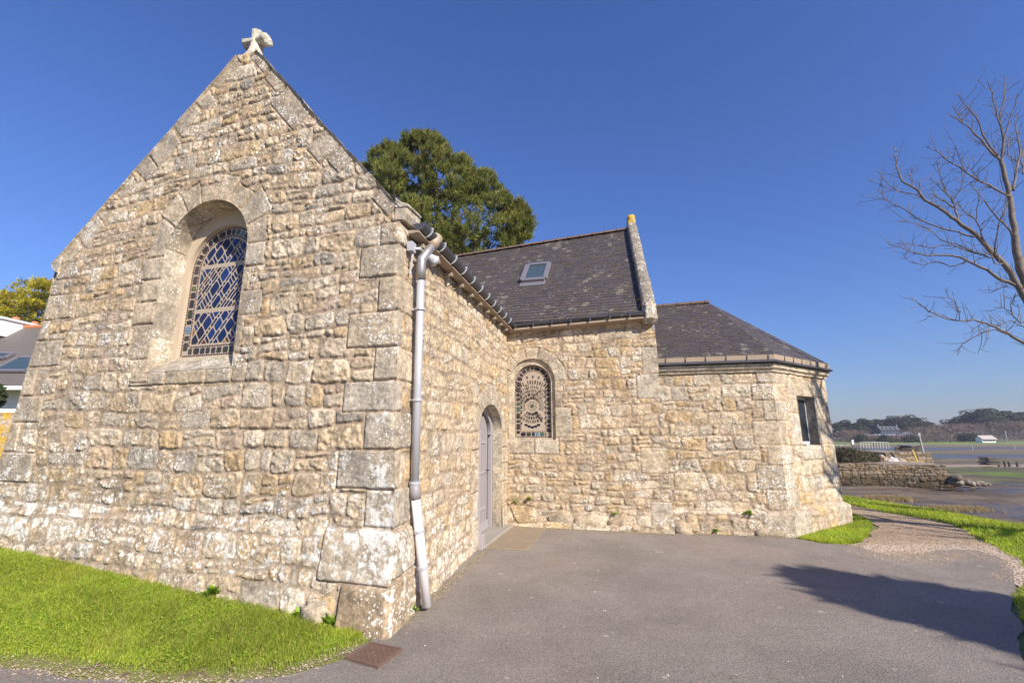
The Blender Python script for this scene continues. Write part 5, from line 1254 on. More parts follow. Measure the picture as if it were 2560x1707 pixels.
LIMBS = [
 ([(760, 860), (745, 740), (732, 660), (708, 560), (692, 500)], 8.75, 8.9, .072, .045, 0), ([(692, 500), (705, 400), (690, 330), (668, 270), (655, 190), (640, 140), (625, 105)], 8.9, 8.8, .035, .008, 1),
 ([(690, 340), (688, 260), (708, 190), (712, 120), (705, 75)], 8.85, 9.1, .022, .006, 1), ([(692, 500), (640, 445), (585, 385), (540, 340), (480, 292), (435, 265)], 8.9, 9.2, .036, .008, 1),
 ([(500, 305), (470, 255), (453, 218)], 9.15, 9.2, .014, .006, 1), ([(680, 470), (640, 425), (605, 365), (585, 310), (555, 260), (515, 215), (480, 170)], 8.88, 8.5, .026, .006, 1),
 ([(700, 470), (706, 380), (735, 290), (760, 220), (776, 165)], 8.9, 8.6, .026, .006, 1), ([(752, 640), (768, 540), (785, 450), (770, 370), (762, 310), (780, 255)], 8.8, 9.2, .034, .006, 1),
 ([(770, 500), (730, 470), (725, 420), (730, 375)], 8.9, 9.1, .016, .006, 1), ([(800, 560), (790, 480), (806, 420), (830, 330)], 9.0, 9.3, .025, .006, 1),
 ([(735, 670), (690, 650), (630, 612), (570, 585), (510, 540), (430, 490), (380, 450), (325, 425)], 8.8, 9.4, .030, .006, 1), ([(640, 625), (600, 600), (560, 560), (530, 525)], 9.0, 8.7, .014, .005, 1),
 ([(748, 855), (700, 800), (655, 755), (625, 715), (610, 690)], 8.75, 8.3, .026, .012, 1), ([(690, 780), (720, 720), (718, 650)], 8.6, 8.5, .016, .006, 1), ([(660, 960), (668, 880), (685, 800), (700, 740)], 8.8, 8.4, .024, .006, 1),
 ([(830, 1200), (760, 1080), (700, 990), (640, 935), (590, 880), (540, 835), (470, 785), (400, 735), (320, 685), (270, 630), (210, 600), (185, 540), (175, 490), (170, 430)], 8.7, 9.6, .080, .008, 1),
 ([(320, 685), (270, 660), (205, 648), (140, 615), (115, 580), (100, 540)], 9.4, 9.5, .018, .005, 1), ([(205, 648), (120, 620), (45, 590)], 9.45, 9.6, .010, .004, 1), ([(290, 660), (292, 620), (290, 585)], 9.4, 9.4, .012, .006, 1), ([(255, 620), (250, 560), (265, 520)], 9.5, 9.6, .012, .005, 1),
 ([(560, 872), (480, 845), (400, 822), (310, 795), (250, 755), (190, 720), (130, 680), (88, 635)], 9.0, 9.9, .024, .005, 1), ([(480, 790), (465, 715), (430, 660), (400, 590), (380, 500)], 9.1, 9.5, .028, .006, 1),
 ([(465, 725), (410, 690), (350, 655)], 9.2, 9.0, .022, .010, 1), ([(455, 700), (490, 630), (515, 560), (530, 530)], 9.2, 9.0, .020, .006, 1), ([(500, 580), (500, 510), (475, 440)], 9.1, 9.4, .012, .005, 1), ([(420, 650), (380, 620), (345, 575)], 9.4, 9.6, .014, .005, 1),
 ([(600, 890), (590, 830), (560, 780), (500, 735), (480, 690)], 8.95, 8.6, .020, .006, 1), ([(570, 790), (575, 730), (580, 660), (540, 600)], 8.8, 8.6, .013, .005, 1),
 ([(640, 970), (560, 940), (480, 905), (400, 880), (340, 830), (250, 800), (180, 790)], 8.85, 9.5, .022, .005, 1), ([(640, 965), (545, 945), (430, 908), (330, 920), (240, 900), (160, 905)], 8.9, 9.4, .016, .005, 1),
 ([(840, 1230), (770, 1110), (700, 1080), (620, 1030), (560, 1000), (490, 965), (400, 955), (330, 960), (270, 945), (200, 920), (150, 905)], 8.7, 9.3, .055, .006, 1), ([(520, 990), (440, 1012), (390, 990), (300, 1005), (250, 990), (212, 955)], 9.0, 9.5, .016, .005, 1),
 ([(700, 1000), (660, 1000), (640, 960), (600, 930)], 8.8, 8.6, .018, .008, 1), ([(725, 1105), (660, 1125), (590, 1130)], 8.75, 9.0, .012, .005, 1),
 ([(900, 1430), (800, 1390), (720, 1340), (640, 1300), (560, 1275), (490, 1278), (420, 1265), (340, 1230), (290, 1195), (245, 1163)], 8.6, 8.3, .036, .005, 1), ([(490, 1276), (488, 1225), (460, 1185), (440, 1165)], 8.35, 8.2, .012, .005, 1),
 ([(720, 1345), (660, 1320), (600, 1335), (540, 1370), (495, 1395), (478, 1450)], 8.45, 8.7, .016, .005, 1), ([(810, 1310), (740, 1280), (680, 1300), (600, 1290), (540, 1335)], 8.6, 8.9, .014, .005, 1), ([(330, 1215), (280, 1210), (220, 1230)], 8.3, 8.2, .007, .004, 0),
 ([(840, 1250), (790, 1290), (745, 1250), (740, 1200), (765, 1140)], 8.7, 8.9, .018, .006, 1), ([(740, 1230), (700, 1215), (655, 1210)], 8.8, 8.9, .010, .005, 1)]
br = ([], [])
for pts, y0, y1, r0, r1, tw in LIMBS:
    P = [at(*pz(x, y), y0 + (y1 - y0) * i / (len(pts) - 1)) for i, (x, y) in enumerate(pts)]; L = smooth_line(P, .11, .013, g)
    tube_into(br, L, r0 * .72, r1 * .85, 8 if r0 > .03 else 6)
    if tw: twigs(br, L, g, 9., .05, .30, .0045, .3); twigs(br, L, g, 3.2, .22, .55, .0062, .25); twigs(br, L, g, 20, .012, .03, .007, .0, 0)
me = bpy.data.meshes.new('limbs'); me.from_pydata(br[0], [], br[1]); me.polygons.foreach_set('use_smooth', [True] * len(me.polygons)); me.update(); link('crown', me, M_BARK, btree)
# second bare tree to the right of the view, its branches shade the canted apse wall and its trunk the path
def bare_tree(name, base, h, lean, seed, label, r=.13):
    g = random.Random(seed); th = thing(name, label, 'tree', base, 'leafless trees on the verge'); t = ([], []); b = ([], []); base = Vector(base); top = base + Vector((lean[0], lean[1], h))
    ln = smooth_line([base, base.lerp(top, .35) + Vector((.1, 0, 0)), base.lerp(top, .7), top], .2, .01, g); tube_into(t, ln, r, r * .3, 8)
    def grow(p, d, L, rr, dep):
        pts = [p]; q = p.copy(); dd = d.copy()
        for i in range(6): dd = (dd + Vector((g.uniform(-.2, .2), g.uniform(-.2, .2), g.uniform(-.05, .22)))).normalized(); q = q + dd * L / 6; pts.append(q.copy())
        tube_into(b, pts, rr, rr * .4, 5)
        if dep:
            for i in range(2, 7): grow(pts[i], (dd + Vector((g.gauss(0, .7), g.gauss(0, .7), g.uniform(-.1, .6)))).normalized(), L * g.uniform(.35, .6), rr * .55, dep - 1)
    for i in range(12):
        k = .4 + .6 * i / 12; a = i * 2.4 + g.uniform(-.4, .4); grow(ln[int(k * (len(ln) - 1))], Vector((math.cos(a), math.sin(a), g.uniform(.2, .8))).normalized(), g.uniform(1.3, 2.3) * (h / 7), r * .5, 2)
    for nm, ac in (('trunk', t), ('crown', b)):
        me = bpy.data.meshes.new(nm); me.from_pydata(ac[0], [], ac[1]); me.update(); link(nm, me, M_BARK, th)
    return th
bare_tree('bare_tree', (12.3, 4.7, 0.0), 7.0, (-1.7, -1.15), 5, 'leafless tree on the verge beside the yard, just outside the view', .15)

# ------------------------------------------------------------------ evergreens
M_NEEDLE = colmat('needles', .6, .28, spec=.25, tcol=(1.25, 1.15, .6))
def needle_tufts(name, tufts, seed, cols, nl=.24, nn=22, wd=.016, parent=None, spread=.75, mat=None):
    """brushes of needles; tufts = list of (position, axis, size)"""
    g = np.random.default_rng(seed); n = len(tufts); P = np.array([t[0][:] for t in tufts]); A = np.array([t[1][:] for t in tufts]); S = np.array([t[2] for t in tufts])
    d = g.normal(0, 1, (n, nn, 3)); d /= np.linalg.norm(d, axis=2, keepdims=True); d = d * spread + A[:, None, :] * .75; d /= np.linalg.norm(d, axis=2, keepdims=True)
    st = P[:, None, :] + A[:, None, :] * (g.uniform(-.5, .35, (n, nn, 1)) * S[:, None, None] * nl)
    L = nl * S[:, None, None] * g.uniform(.6, 1.1, (n, nn, 1)); e = st + d * L
    sd = np.cross(d, g.normal(0, 1, (n, nn, 3))); sd /= np.linalg.norm(sd, axis=2, keepdims=True) + 1e-9; sd *= wd * S[:, None, None]
    mid = st + d * L * .45
    V = np.stack([st, mid - sd, e, mid + sd], 2).reshape(-1, 3); F = np.arange(n * nn)[:, None] * 4 + np.arange(4)[None]
    ci = g.random(n); c = np.array(cols)[(ci * len(cols)).astype(int)] * g.uniform(.75, 1.2, (n, 1)); c = np.repeat(c, nn * 4, 0) * np.tile(np.array([.75, .95, 1.25, .95]), n * nn)[:, None]
    return link(name, np_mesh(name, V, F, {'Col': c}), mat or M_NEEDLE, parent)
pine_poly = [(880, 470), (915, 425), (935, 385), (960, 368), (985, 372), (1005, 375), (1022, 342), (1042, 336), (1060, 346), (1075, 340), (1095, 352), (1112, 374), (1110, 397), (1150, 402), (1166, 397), (1165, 425), (1185, 445), (1200, 440), (1225, 434), (1240, 470), (1262, 492), (1275, 512), (1282, 527), (1305, 517), (1325, 547), (1330, 567), (1318, 590), (1300, 610), (1280, 614), (1262, 650), (1150, 690), (1040, 680), (940, 600)]
PY = 20.
pbase = at(1130, 1100, PY); pbase.z = .1
pine = thing('pine_tree', 'tall dense olive-green pine rising behind the chapel roof', 'tree', tuple(pbase))
g = random.Random(31); tufts = []; PPn = np.array(pine_poly, float)
ctr = at(1120, 540, PY); clumps = []
while len(clumps) < 170:
    x, y = g.uniform(890, 1330), g.uniform(340, 690)
    if not in_poly(PPn, np.array([x]), np.array([y]))[0]: continue
    e = min(np.hypot(PPn[:, 0] - x, PPn[:, 1] - y)); dz = 2.6 * math.sqrt(max(0, min(1, e / 130))) + .3
    if (abs(x - 1195) < 26 and abs(y - 545) < 30) or (abs(x - 1170) < 30 and abs(y - 612) < 14): continue
    q = at(x, y + 8, PY + g.uniform(-dz, dz)); r = g.uniform(.34, .66) * (1 if e > 25 else .62)
    clumps.append((q, r))
for i in range(0, len(PPn) - 4):
    a, b = PPn[i], PPn[i + 1]
    for t in (0, .5): clumps.append((at(*(a + (b - a) * t + (np.array((1120, 560)) - a) * .05), PY + g.uniform(-.6, .6)), g.uniform(.25, .42)))
brown = []
for q, r in clumps:
    oc = (q - ctr).normalized()
    for _ in range(int(34 * (r / .6) ** 2) + 8):
        d = Vector((g.gauss(0, 1), g.gauss(0, 1), g.gauss(0, 1))).normalized(); d = (d + Vector((0, 0, .45)) + oc * .3).normalized()
        t = (q + d * r * g.uniform(.55, 1.05), (d * .6 + Vector((0, 0, .8))).normalized(), g.uniform(.7, 1.15)); (brown if g.random() < .035 else tufts).append(t)
needle_tufts('crown', tufts, 33, [(.17, .19, .04), (.20, .215, .045), (.135, .16, .04), (.235, .23, .06)], .30, 26, .015, pine, spread=.55)
needle_tufts('dead_tips', brown, 34, [(.19, .12, .065), (.15, .10, .05)], .22, 18, .013, pine)
t = ([], []); topp = at(1080, 400, PY); ln = smooth_line([pbase, pbase.lerp(topp, .5) + Vector((.2, .1, 0)), topp], .5, .03, g); tube_into(t, ln, .38, .06, 10)
for q, r in clumps[::4]: k = min(1, max(.2, (q.z - 2.5 - pbase.z) / (topp.z - pbase.z))); p = ln[int(k * (len(ln) - 1))]; tube_into(t, smooth_line([p, p.lerp(q, .35) + Vector((g.uniform(-.4, .4), 0, -.5)), p.lerp(q, .75) + Vector((g.uniform(-.2, .2), 0, -.35)), q], .3, .02, g), .05, .012, 5)
me = bpy.data.meshes.new('trunk'); me.from_pydata(t[0], [], t[1]); me.update(); link('trunk', me, simple('pine_bark', (.12, .085, .06), .95, var=.3), pine)
# the evergreen behind the viewer whose shadow lies on the yard
def cone_tree(name, base, h, r, seed, label, n=5200):
    g = np.random.default_rng(seed); th = thing(name, label, 'tree', base); tf = []
    for i in range(n):
        k = g.random() ** .75; z = h * (.12 + .88 * (1 - k)); a = g.uniform(0, 6.28); lob = 1 + .24 * math.sin(a * 3 + z * 1.7) + .22 * math.sin(a * 5 - z * 2.9) + .25 * max(0, math.sin(a * 11 + z * 6.1)) ** 3; rr = r * (k ** .62) * lob * g.uniform(.25, 1) ** .4
        d = Vector((math.cos(a), math.sin(a), .35)).normalized(); tf.append((Vector(base) + Vector((math.cos(a) * rr, math.sin(a) * rr, z)), d, g.uniform(.8, 1.3)))
    needle_tufts('crown', tf, seed, [(.06, .09, .025), (.08, .11, .03)], .30, 12, .035, th); m = MB(); m.tube([Vector(base), Vector(base) + Vector((0, 0, h * .8))], [.16, .04], 8); m.build('trunk', M_BARK, th); return th
cone_tree('evergreen_tree', (8.65, -1.15, 0), 5.75, 1.75, 41, 'conical evergreen behind the viewer that throws the long shadow on the asphalt')
# yellow-green cypress behind the white house
cy = at(60, 900, 30); cy.z = .3
cyp = thing('cypress_tree', 'yellow-green flat-topped cypress behind the white chimney', 'tree', tuple(cy)); g = random.Random(8); tf = []; t = ([], [])
cyp_poly = np.array([(-60, 742), (-20, 735), (0, 734), (20, 726), (45, 718), (65, 715), (85, 708), (105, 705), (135, 702), (190, 715), (220, 760), (190, 800), (120, 825), (-60, 830)], float)
k = 0
while k < 74:
    x, y = g.uniform(-60, 220), g.uniform(702, 830)
    if not in_poly(cyp_poly, np.array([x]), np.array([y]))[0]: continue
    q = at(x, y + 4, 30 + g.uniform(-2.5, 2.5)); k += 1; w_ = g.uniform(.5, 1.05)
    for _ in range(34):
        dx, dy = g.gauss(0, .55) * w_ * 1.5, g.gauss(0, .5) * w_; tf.append((q + Vector((dx, dy, g.uniform(-.10, .16) - .12 * abs(dx))), Vector((dx * .8, dy * .6, .7)).normalized(), g.uniform(.7, 1.2)))
    b0 = Vector((cy.x, cy.y, 5.5)); tube_into(t, smooth_line([b0, b0.lerp(q, .55) + Vector((0, 0, .5)), q - up * .1], .8), .07, .02, 5)
needle_tufts('crown', tf, 44, [(.37, .33, .03), (.46, .39, .03), (.24, .25, .035), (.41, .34, .035)], .26, 15, .022, cyp)
tube_into(t, [cy, Vector((cy.x, cy.y, 6.))], .35, .22, 8); me = bpy.data.meshes.new('trunk'); me.from_pydata(t[0], [], t[1]); me.update(); link('trunk', me, simple('grey_branches', (.20, .17, .14), .95, var=.3), cyp)
# clipped ball bush and garden wall
bq = at(-34, 990, 12.6); bush = thing('clipped_bush', 'round clipped dark green bush in front of the white house', 'bush', (bq.x, bq.y, .4)); tf = []
g = random.Random(3)
for _ in range(900):
    d = Vector((g.gauss(0, 1), g.gauss(0, 1), g.gauss(0, 1))).normalized(); tf.append((bq + d * .36 * g.uniform(.8, 1.03), d, g.uniform(.3, .6)))
needle_tufts('crown', tf, 45, [(.075, .11, .05), (.10, .13, .06)], .16, 10, .04, bush); m = MB(); m.tube([Vector((bq.x, bq.y, .3)), bq], .04, 8); m.build('trunk', M_BARK, bush)
# ------------------------------------------------------------------ house, wall and shore in the background
M_RENDER = simple('white_render', (.80, .79, .78), .85, var=.03, scale=3, bump=.1)
X = Vector((1, 0, 0)); Yv = Vector((0, 1, 0))
yf, yr = 15., 18.4; ev = at(20, 957, yf); rz = at(60, 818, yr).z; xg = at(14, 830, yr).x; xe_ = -10.5; ez = ev.z
house = thing('white_house', 'white rendered house with slate roof, tall white chimney and rooflights beyond the wall', 'house', ((xg + xe_) / 2, yf, .3))
m = MB(); m.box(((xg + xe_) / 2, (yf + .3 + 2 * yr - yf) / 2 + .1, (ez + .3) / 2), (xe_ - xg, 2 * (yr - yf) - .2, ez - .3)); wl = m.build('wall', M_RENDER, house)
sl_ = (rz - ez) / (yr - yf)
m = MB(); m.prism([Vector((xg - .02, yf - .05, ez - .06)), Vector((xg - .02, yr, rz + .10)), Vector((xg - .02, 2 * yr - yf, ez)), Vector((xg - .02, 2 * yr - yf, .3)), Vector((xg - .02, yf + .1, .3))], X * .30); m.build('gable_wall', M_RENDER, house)
def hslate():
    mt, nt, b = new_mat('house_slates'); t = NT(nt); c = t.mix(t.noise(3, 5, stretch=(1, 6, 6)), (.10, .088, .08), (.17, .145, .125)); c = t.mix(1., c, t.mix(t.noise(30, 4, stretch=(.4, 1, 2)), (.7, .7, .7), (1.3, 1.3, 1.3)), 'MULTIPLY'); t.l(c, b.inputs['Base Color']); b.inputs['Roughness'].default_value = .6
    t.l(t.bump(t.noise(25, 3, stretch=(.4, 1, 4)), .5, .02), b.inputs['Normal']); return mt
hm = hslate()
m = MB(); m.prism([Vector((xg + .29, yf - .22, ez - .22 * sl_)), Vector((xe_, yf - .22, ez - .22 * sl_)), Vector((xe_, yr, rz)), Vector((xg + .29, yr, rz))], Vector((0, sl_, -1)).normalized() * -.07 * -1)
roof = m.build('roof', hm, house)
m = MB(); m.prism([Vector((xg + .29, 2 * yr - yf, ez)), Vector((xe_, 2 * yr - yf, ez)), Vector((xe_, yr, rz)), Vector((xg + .29, yr, rz))], up * -.07); m.build('roof', hm, house)
m = MB(); m.tube([Vector((xg + .3, yr, rz)), Vector((xe_, yr, rz))], .10, 10); m.build('ridge_tiles', simple('orange_tile', (.42, .16, .07), .8, var=.2), roof)
m = MB(); m.box(((xg + xe_) / 2 + .15, yf - .27, ez - .20), (xe_ - xg, .13, .13)); m.build('gutter', M_RENDER, house, bevel=.02)
for px, py, w_, h_ in ((58, 914, 1.15, .95), (-6, 893, .9, .35)):
    q = at(px, py, 0.1 + yf); s = (q.z - EYE) / q.y; yy = (ez - sl_ * yf - EYE) / (s - sl_); q = at(px, py, yy); vd = Vector((0, 1, sl_)).normalized(); nn = Vector((0, -sl_, 1)).normalized()
    m = MB(); 
    for a, b in (((-w_ / 2, -h_ / 2), (w_ / 2, -h_ / 2)), ((-w_ / 2, h_ / 2), (w_ / 2, h_ / 2)), ((-w_ / 2, -h_ / 2), (-w_ / 2, h_ / 2)), ((w_ / 2, -h_ / 2), (w_ / 2, h_ / 2))): m.bar(q + X * a[0] + vd * a[1] + nn * .07, q + X * b[0] + vd * b[1] + nn * .07, .11, .08, up=nn)
    f = m.build('rooflight', M_ALU, house); m = MB(); m.prism([q + X * (a * w_ / 2) + vd * (b * h_ / 2) + nn * .09 for a, b in ((-1, -1), (1, -1), (1, 1), (-1, 1))], nn * -.04); m.build('pane', bpy.data.materials['rooflight_glass'], f)
cz_ = at(6, 797, yr - .9).z
m = MB(); y0, y1 = yr - .9, yr + 1.4; x0, x1 = xg + .02, xg + .75
lo = [Vector((x0, y0 - .25, rz - .55)), Vector((x1 + .1, y0 - .25, rz - .55)), Vector((x1 + .1, y1, rz - .55)), Vector((x0, y1, rz - .55))]; hi = [Vector((x0 + .05, y0 + .05, cz_)), Vector((x1, y0 + .05, cz_)), Vector((x1, y1, cz_)), Vector((x0 + .05, y1, cz_))]
m.add(lo + hi, [(3, 2, 1, 0), (4, 5, 6, 7), (0, 1, 5, 4), (1, 2, 6, 5), (2, 3, 7, 6), (3, 0, 4, 7)]); chm = m.build('chimney', M_RENDER, house)
m = MB(); m.box(((x0 + x1) / 2, (y0 + y1) / 2, cz_ + .045), (x1 - x0 + .16, y1 - y0 + .16, .09)); m.build('chimney_cap', M_RENDER, chm, bevel=.01)
for yy in (y0 + .75, y0 + 1.5):
    m = MB(); m.tube([Vector(((x0 + x1) / 2 + .1, yy, cz_ + .08)), Vector(((x0 + x1) / 2 + .1, yy, cz_ + .26))], [.13, .11], 12); m.build('chimney_pot', bpy.data.materials['orange_tile'], chm, smooth=True)
M_YST = stone_mat('yellow_lichen_wall', grime=.2, yellow=.62, lich=.7)
gw0 = at(40, 1031, 9.6); top_ = gw0.z
gwall = stone_wall('garden_wall', None, M_YST, Vector((-20, 9.6, 0)), X, -Yv, (.0, top_), lambda z: 0, lambda z: 12.0, np.vectorize(lambda s, z: 0.), .03, dict(seed=61, course=lambda z: (.12, .22), lich=lambda S, Z: .4 + 0 * S), fixl=False, fixr=False)
tag(gwall, 'garden wall covered in yellow lichen left of the chapel', 'wall')
m = MB(); m.box((-14, 9.85, top_ / 2 - .01), (12, .44, top_)); m.build('wall_core', M_YST, gwall)
# mudflat: one sheet to the horizon
ys = np.unique(np.concatenate([np.arange(5, 60, .45), np.geomspace(60, 4000, 90), np.array([-60., 0])])); xs_ = np.unique(np.concatenate([-np.geomspace(8, 4000, 40), np.arange(6, 70, .45), np.geomspace(70, 4500, 70)]))
MX, MY = np.meshgrid(xs_, ys, indexing='ij')
nA_ = fbm(MX * .16, MY * .35, 91, 5); nB_ = fbm(MX * .5, MY * 1.1, 92, 5); nC_ = fbm(MX * .045, MY * .16, 93, 4)
col = np.zeros(MX.shape + (3,)); mud = np.array((.095, .066, .042)); mudl = np.array((.170, .122, .080))
k = sstep(-.25, .3, nB_ + .35 * vn(MX * 1.6, MY * 3.2, 96))[..., None]; col[:] = mud * (1 - k) + mudl * k
wet = sstep(-.05, .22, nA_ + .25 * nB_) * sstep(8, 14, MY) * sstep(33, 28, MY) * sstep(9.5, 13, MX + (30 - MY) * .0)
wet = np.maximum(wet, .0)
def bandm(y0, y1, soft=2., x0=-9e9, w_=.9):
    j = nC_ * (y1 - y0) * w_; return sstep(y0 - soft, y0 + soft, MY + j) * sstep(y1 + soft, y1 - soft, MY + j) * sstep(x0 - 4, x0 + 4, MX + 6 * nA_)
def paint(mask, c, vary=.25): global col; cc = np.array(c) * (1 + vary * nB_[..., None] * 1.6); col = col * (1 - mask[..., None]) + cc * mask[..., None]
gm = bandm(31, 39, 1.5, 33.5); paint(gm * sstep(-.30, .12, nB_ + .5 * nA_), (.105, .15, .018)); paint(gm * sstep(.05, -.25, nB_ + .5 * nA_) * .8, (.07, .062, .035))
paint(bandm(36.5, 40, .6, 31), (.085, .082, .035)); sd_ = bandm(43.5, 48, .8, 28, .3); paint(sd_, (.30, .225, .165), .1); br_ = bandm(49, 60, 1.2, 26); paint(br_, (.13, .105, .06)); 
wt = bandm(61.5, 74, 1.5, 25, .35); br2 = bandm(75, 100, 2, 20); paint(br2, (.145, .115, .060)); w2 = bandm(101, 118, 2, 30, .4); br3 = bandm(118, 172, 3, 20); paint(br3, (.16, .12, .07)); gr3 = bandm(150, 215, 4, 60, .1); paint(gr3 * sstep(150, 160, MX + MY * 0 + 60), (.17, .23, .045)); far = sstep(205, 240, MY); paint(far, (.12, .12, .06))
wet = np.maximum(wet, np.maximum(wt, w2)); paint(np.maximum(wt, w2), (.10, .10, .115), .05)
hz_ = MUD + .05 * nB_ * sstep(60, 20, MY) + .35 * (br_ + .7 * br2 + gm * .5) * (.6 + nB_) * .6 + (gr3 * .5 + far * 1.0)
hz_ = np.where(wet > .5, MUD - .02, hz_)
hz_ = np.where((MX < 8.0) & (MY < 90), MUD - .6, hz_)
def mudmat():
    mt, nt, b = new_mat('mud'); t = NT(nt); c = t.attr('Col'); w = t.attr('Wet', 'Fac'); wn = t.math('MULTIPLY', w, t.ramp(t.noise(2.2, 6, .65, stretch=(.6, 1.6, 1)), .40, .56))
    c = t.mix(1., c, t.mix(t.noise(4, 6, .65), (.5, .5, .5), (1.5, 1.5, 1.5)), 'MULTIPLY'); c = t.mix(wn, c, t.mix(.55, c, (.05, .045, .04)))
    t.l(c, b.inputs['Base Color']); t.l(t.ramp(wn, 0, 1, .9, .24, False), b.inputs['Roughness']); b.inputs['Specular IOR Level'].default_value = .5
    t.l(t.bump(t.noise(3, 7, .7), .7, .09), b.inputs['Normal']); return mt
idx = np.arange(MX.size).reshape(MX.shape)
tag(link('mudflat', np_mesh('mudflat', np.stack([MX, MY, hz_], -1).reshape(-1, 3), np.stack([idx[:-1, :-1], idx[1:, :-1], idx[1:, 1:], idx[:-1, 1:]], -1).reshape(-1, 4), {'Col': col.reshape(-1, 3), 'Wet': wet.ravel()}, smooth=True), mudmat()), kind='structure')
# dry sedge tufts on the mud
def tuft_patch(name, px0, px1, py, n, label, seed, hh=.22, cols=((.26, .19, .09), (.20, .15, .08), (.32, .24, .12))):
    g = np.random.default_rng(seed); D = (EYE - MUD) * FPX / (py - 1089.); a = at(px0, py, D); b = at(px1, py, D); X_ = g.uniform(a.x, b.x, n) + g.normal(0, .2, n); Y_ = a.y + g.normal(0, .35, n) * (.4 + .6 * g.random(n)); ang = g.uniform(0, 6.28, n); h = hh * g.uniform(.4, 1.1, n)
    dx, dy = np.cos(ang) * h * .5, np.sin(ang) * h * .5; w_ = .02
    V = np.stack([np.stack([X_ - w_, Y_, np.full(n, MUD - .03)], 1), np.stack([X_ + w_, Y_, np.full(n, MUD - .03)], 1), np.stack([X_ + dx, Y_ + dy, MUD + h], 1)], 1).reshape(-1, 3); F = np.arange(n)[:, None] * 3 + np.arange(3)
    c = np.array(cols)[g.integers(0, len(cols), n)] * g.uniform(.8, 1.2, (n, 1)); tag(link(name, np_mesh(name, V, F, {'Col': np.repeat(c, 3, 0)}), M_GRASS), label, 'sedge', kind='stuff')
tuft_patch('sedge', 2172, 2262, 1238, 1500, 'dry brown sedge on the mud before the stone quay', 51); tuft_patch('sedge', 2340, 2445, 1259, 1400, 'dry brown sedge strip on the wet mud nearest the verge', 52, .16)
# stone quays
M_QUAY = stone_mat('quay_stone', grime=.5, lich=.15, bumpk=.6)
def quay(name, a, b, z1, z0, depth, seed, label, dark):
    a = Vector((a.x, a.y, 0)); b = Vector((b.x, b.y, 0)); d = (b - a).normalized(); n = Vector((d.y, -d.x, 0)); L = (b - a).length
    th = thing(name, label, 'quay', tuple((a + b) / 2 + up * z0), 'stone quays on the mudflat')
    w_ = stone_wall('front_wall', th, M_QUAY, a, d, n, (z0, z1), lambda z: 0, lambda z: L + (z1 - z) * .18, np.vectorize(lambda s, z: (z1 - z) * .10 + .04 * math.sin(s * 1.3)), .045, dict(seed=seed, course=lambda z: (.14, .30), prot=2.4, rough=2.4, big=.95, flush=lambda S, Z: 0 * S, pal=(.30, .12, .12, .26, .04, .08, .08)), fixl=False, fixr=True)
    at_ = w_.data.attributes['Col']; c = np.zeros(len(w_.data.vertices) * 4, np.float32); at_.data.foreach_get('color', c); c = c.reshape(-1, 4); co = np.zeros(len(w_.data.vertices) * 3, np.float32); w_.data.vertices.foreach_get('co', co); co = co.reshape(-1, 3)
    tide = sstep(z0 + (z1 - z0) * dark + .12, z0 + (z1 - z0) * dark - .18, co[:, 2] + .12 * fbm(co[:, 0] * .8, co[:, 2] * 2, 5, 3))[:, None]   # weed-stained below the tide line
    c[:, :3] = c[:, :3] * np.array((.62, .58, .52)) * (1 - tide) + c[:, :3] * np.array((.26, .235, .19)) * tide; c[:, :3] *= (.22 + .78 * sstep(.15, .75, c[:, 3]))[:, None]; at_.data.foreach_set('color', c.ravel())
    m = MB(); m.prism([a + up * (z1 - .02), b + up * (z1 - .02), b - n * depth + up * (z1 - .02), a - n * depth + up * (z1 - .02)], up * (z0 - z1 - .3)); m.build('earth_top', simple('quay_top', (.27, .215, .155), .95, var=.3, scale=1.5) if 'quay_top' not in bpy.data.materials else bpy.data.materials['quay_top'], th)
    return th
q1a = at(2060, 1203, 29.3); q1b = at(2372, 1213, 26.6); quay('stone_quay', q1a, q1b, -.02, MUD - .1, 5., 71, 'long dark-footed rubble stone quay by the wet mud', .52)
q2a = at(2216, 1153, 34.5); q2b = at(2328, 1152, 34.0); quay('stone_quay', q2a, q2b, .42, -.6, 6., 73, 'shorter stone quay wall behind the long one', .25)
# tumbled stones at the quay end
g = random.Random(6)
for i in range(26):
    k = (i + .5) / 26; px = 2382 + 92 * k ** 1.15 + g.uniform(-6, 6); py = 1211 - (1 - k) * g.uniform(0, 22); D = (EYE - MUD) * FPX / (1213 + g.uniform(-6, 4) - 1089.)
    p = at(px, py, D * .978); sz = g.uniform(.28, .62) * (1.1 - .55 * k); m = MB(); bm = bmesh.new(); bmesh.ops.create_icosphere(bm, subdivisions=2, radius=sz * .5)
    sx, sy, sz_ = g.uniform(.8, 1.5), g.uniform(.7, 1.2), g.uniform(.5, .8); ph = g.uniform(0, 6)
    vs = [Vector((v.co.x * sx, v.co.y * sy, v.co.z * sz_)) * (1 + .22 * math.sin(v.co.x * 17 + ph) * math.cos(v.co.y * 13 + ph)) + p for v in bm.verts]; m.add(vs, [tuple(v.index for v in f.verts) for f in bm.faces]); bm.free()
    o = m.build('tumbled_stone', M_QUAY); n = len(o.data.vertices)
    a = o.data.attributes.new('Col', 'FLOAT_COLOR', 'POINT'); a.data.foreach_set('color', np.tile((*(np.array((.24, .20, .155)) * g.uniform(.6, 1.1)), 1), (n, 1)).astype(np.float32).ravel()); a = o.data.attributes.new('Lich', 'FLOAT', 'POINT'); a.data.foreach_set('value', np.full(n, .15, np.float32))
    tag(o, 'brown stone fallen at the broken end of the long quay', 'stone', 'tumbled stones at the quay end')
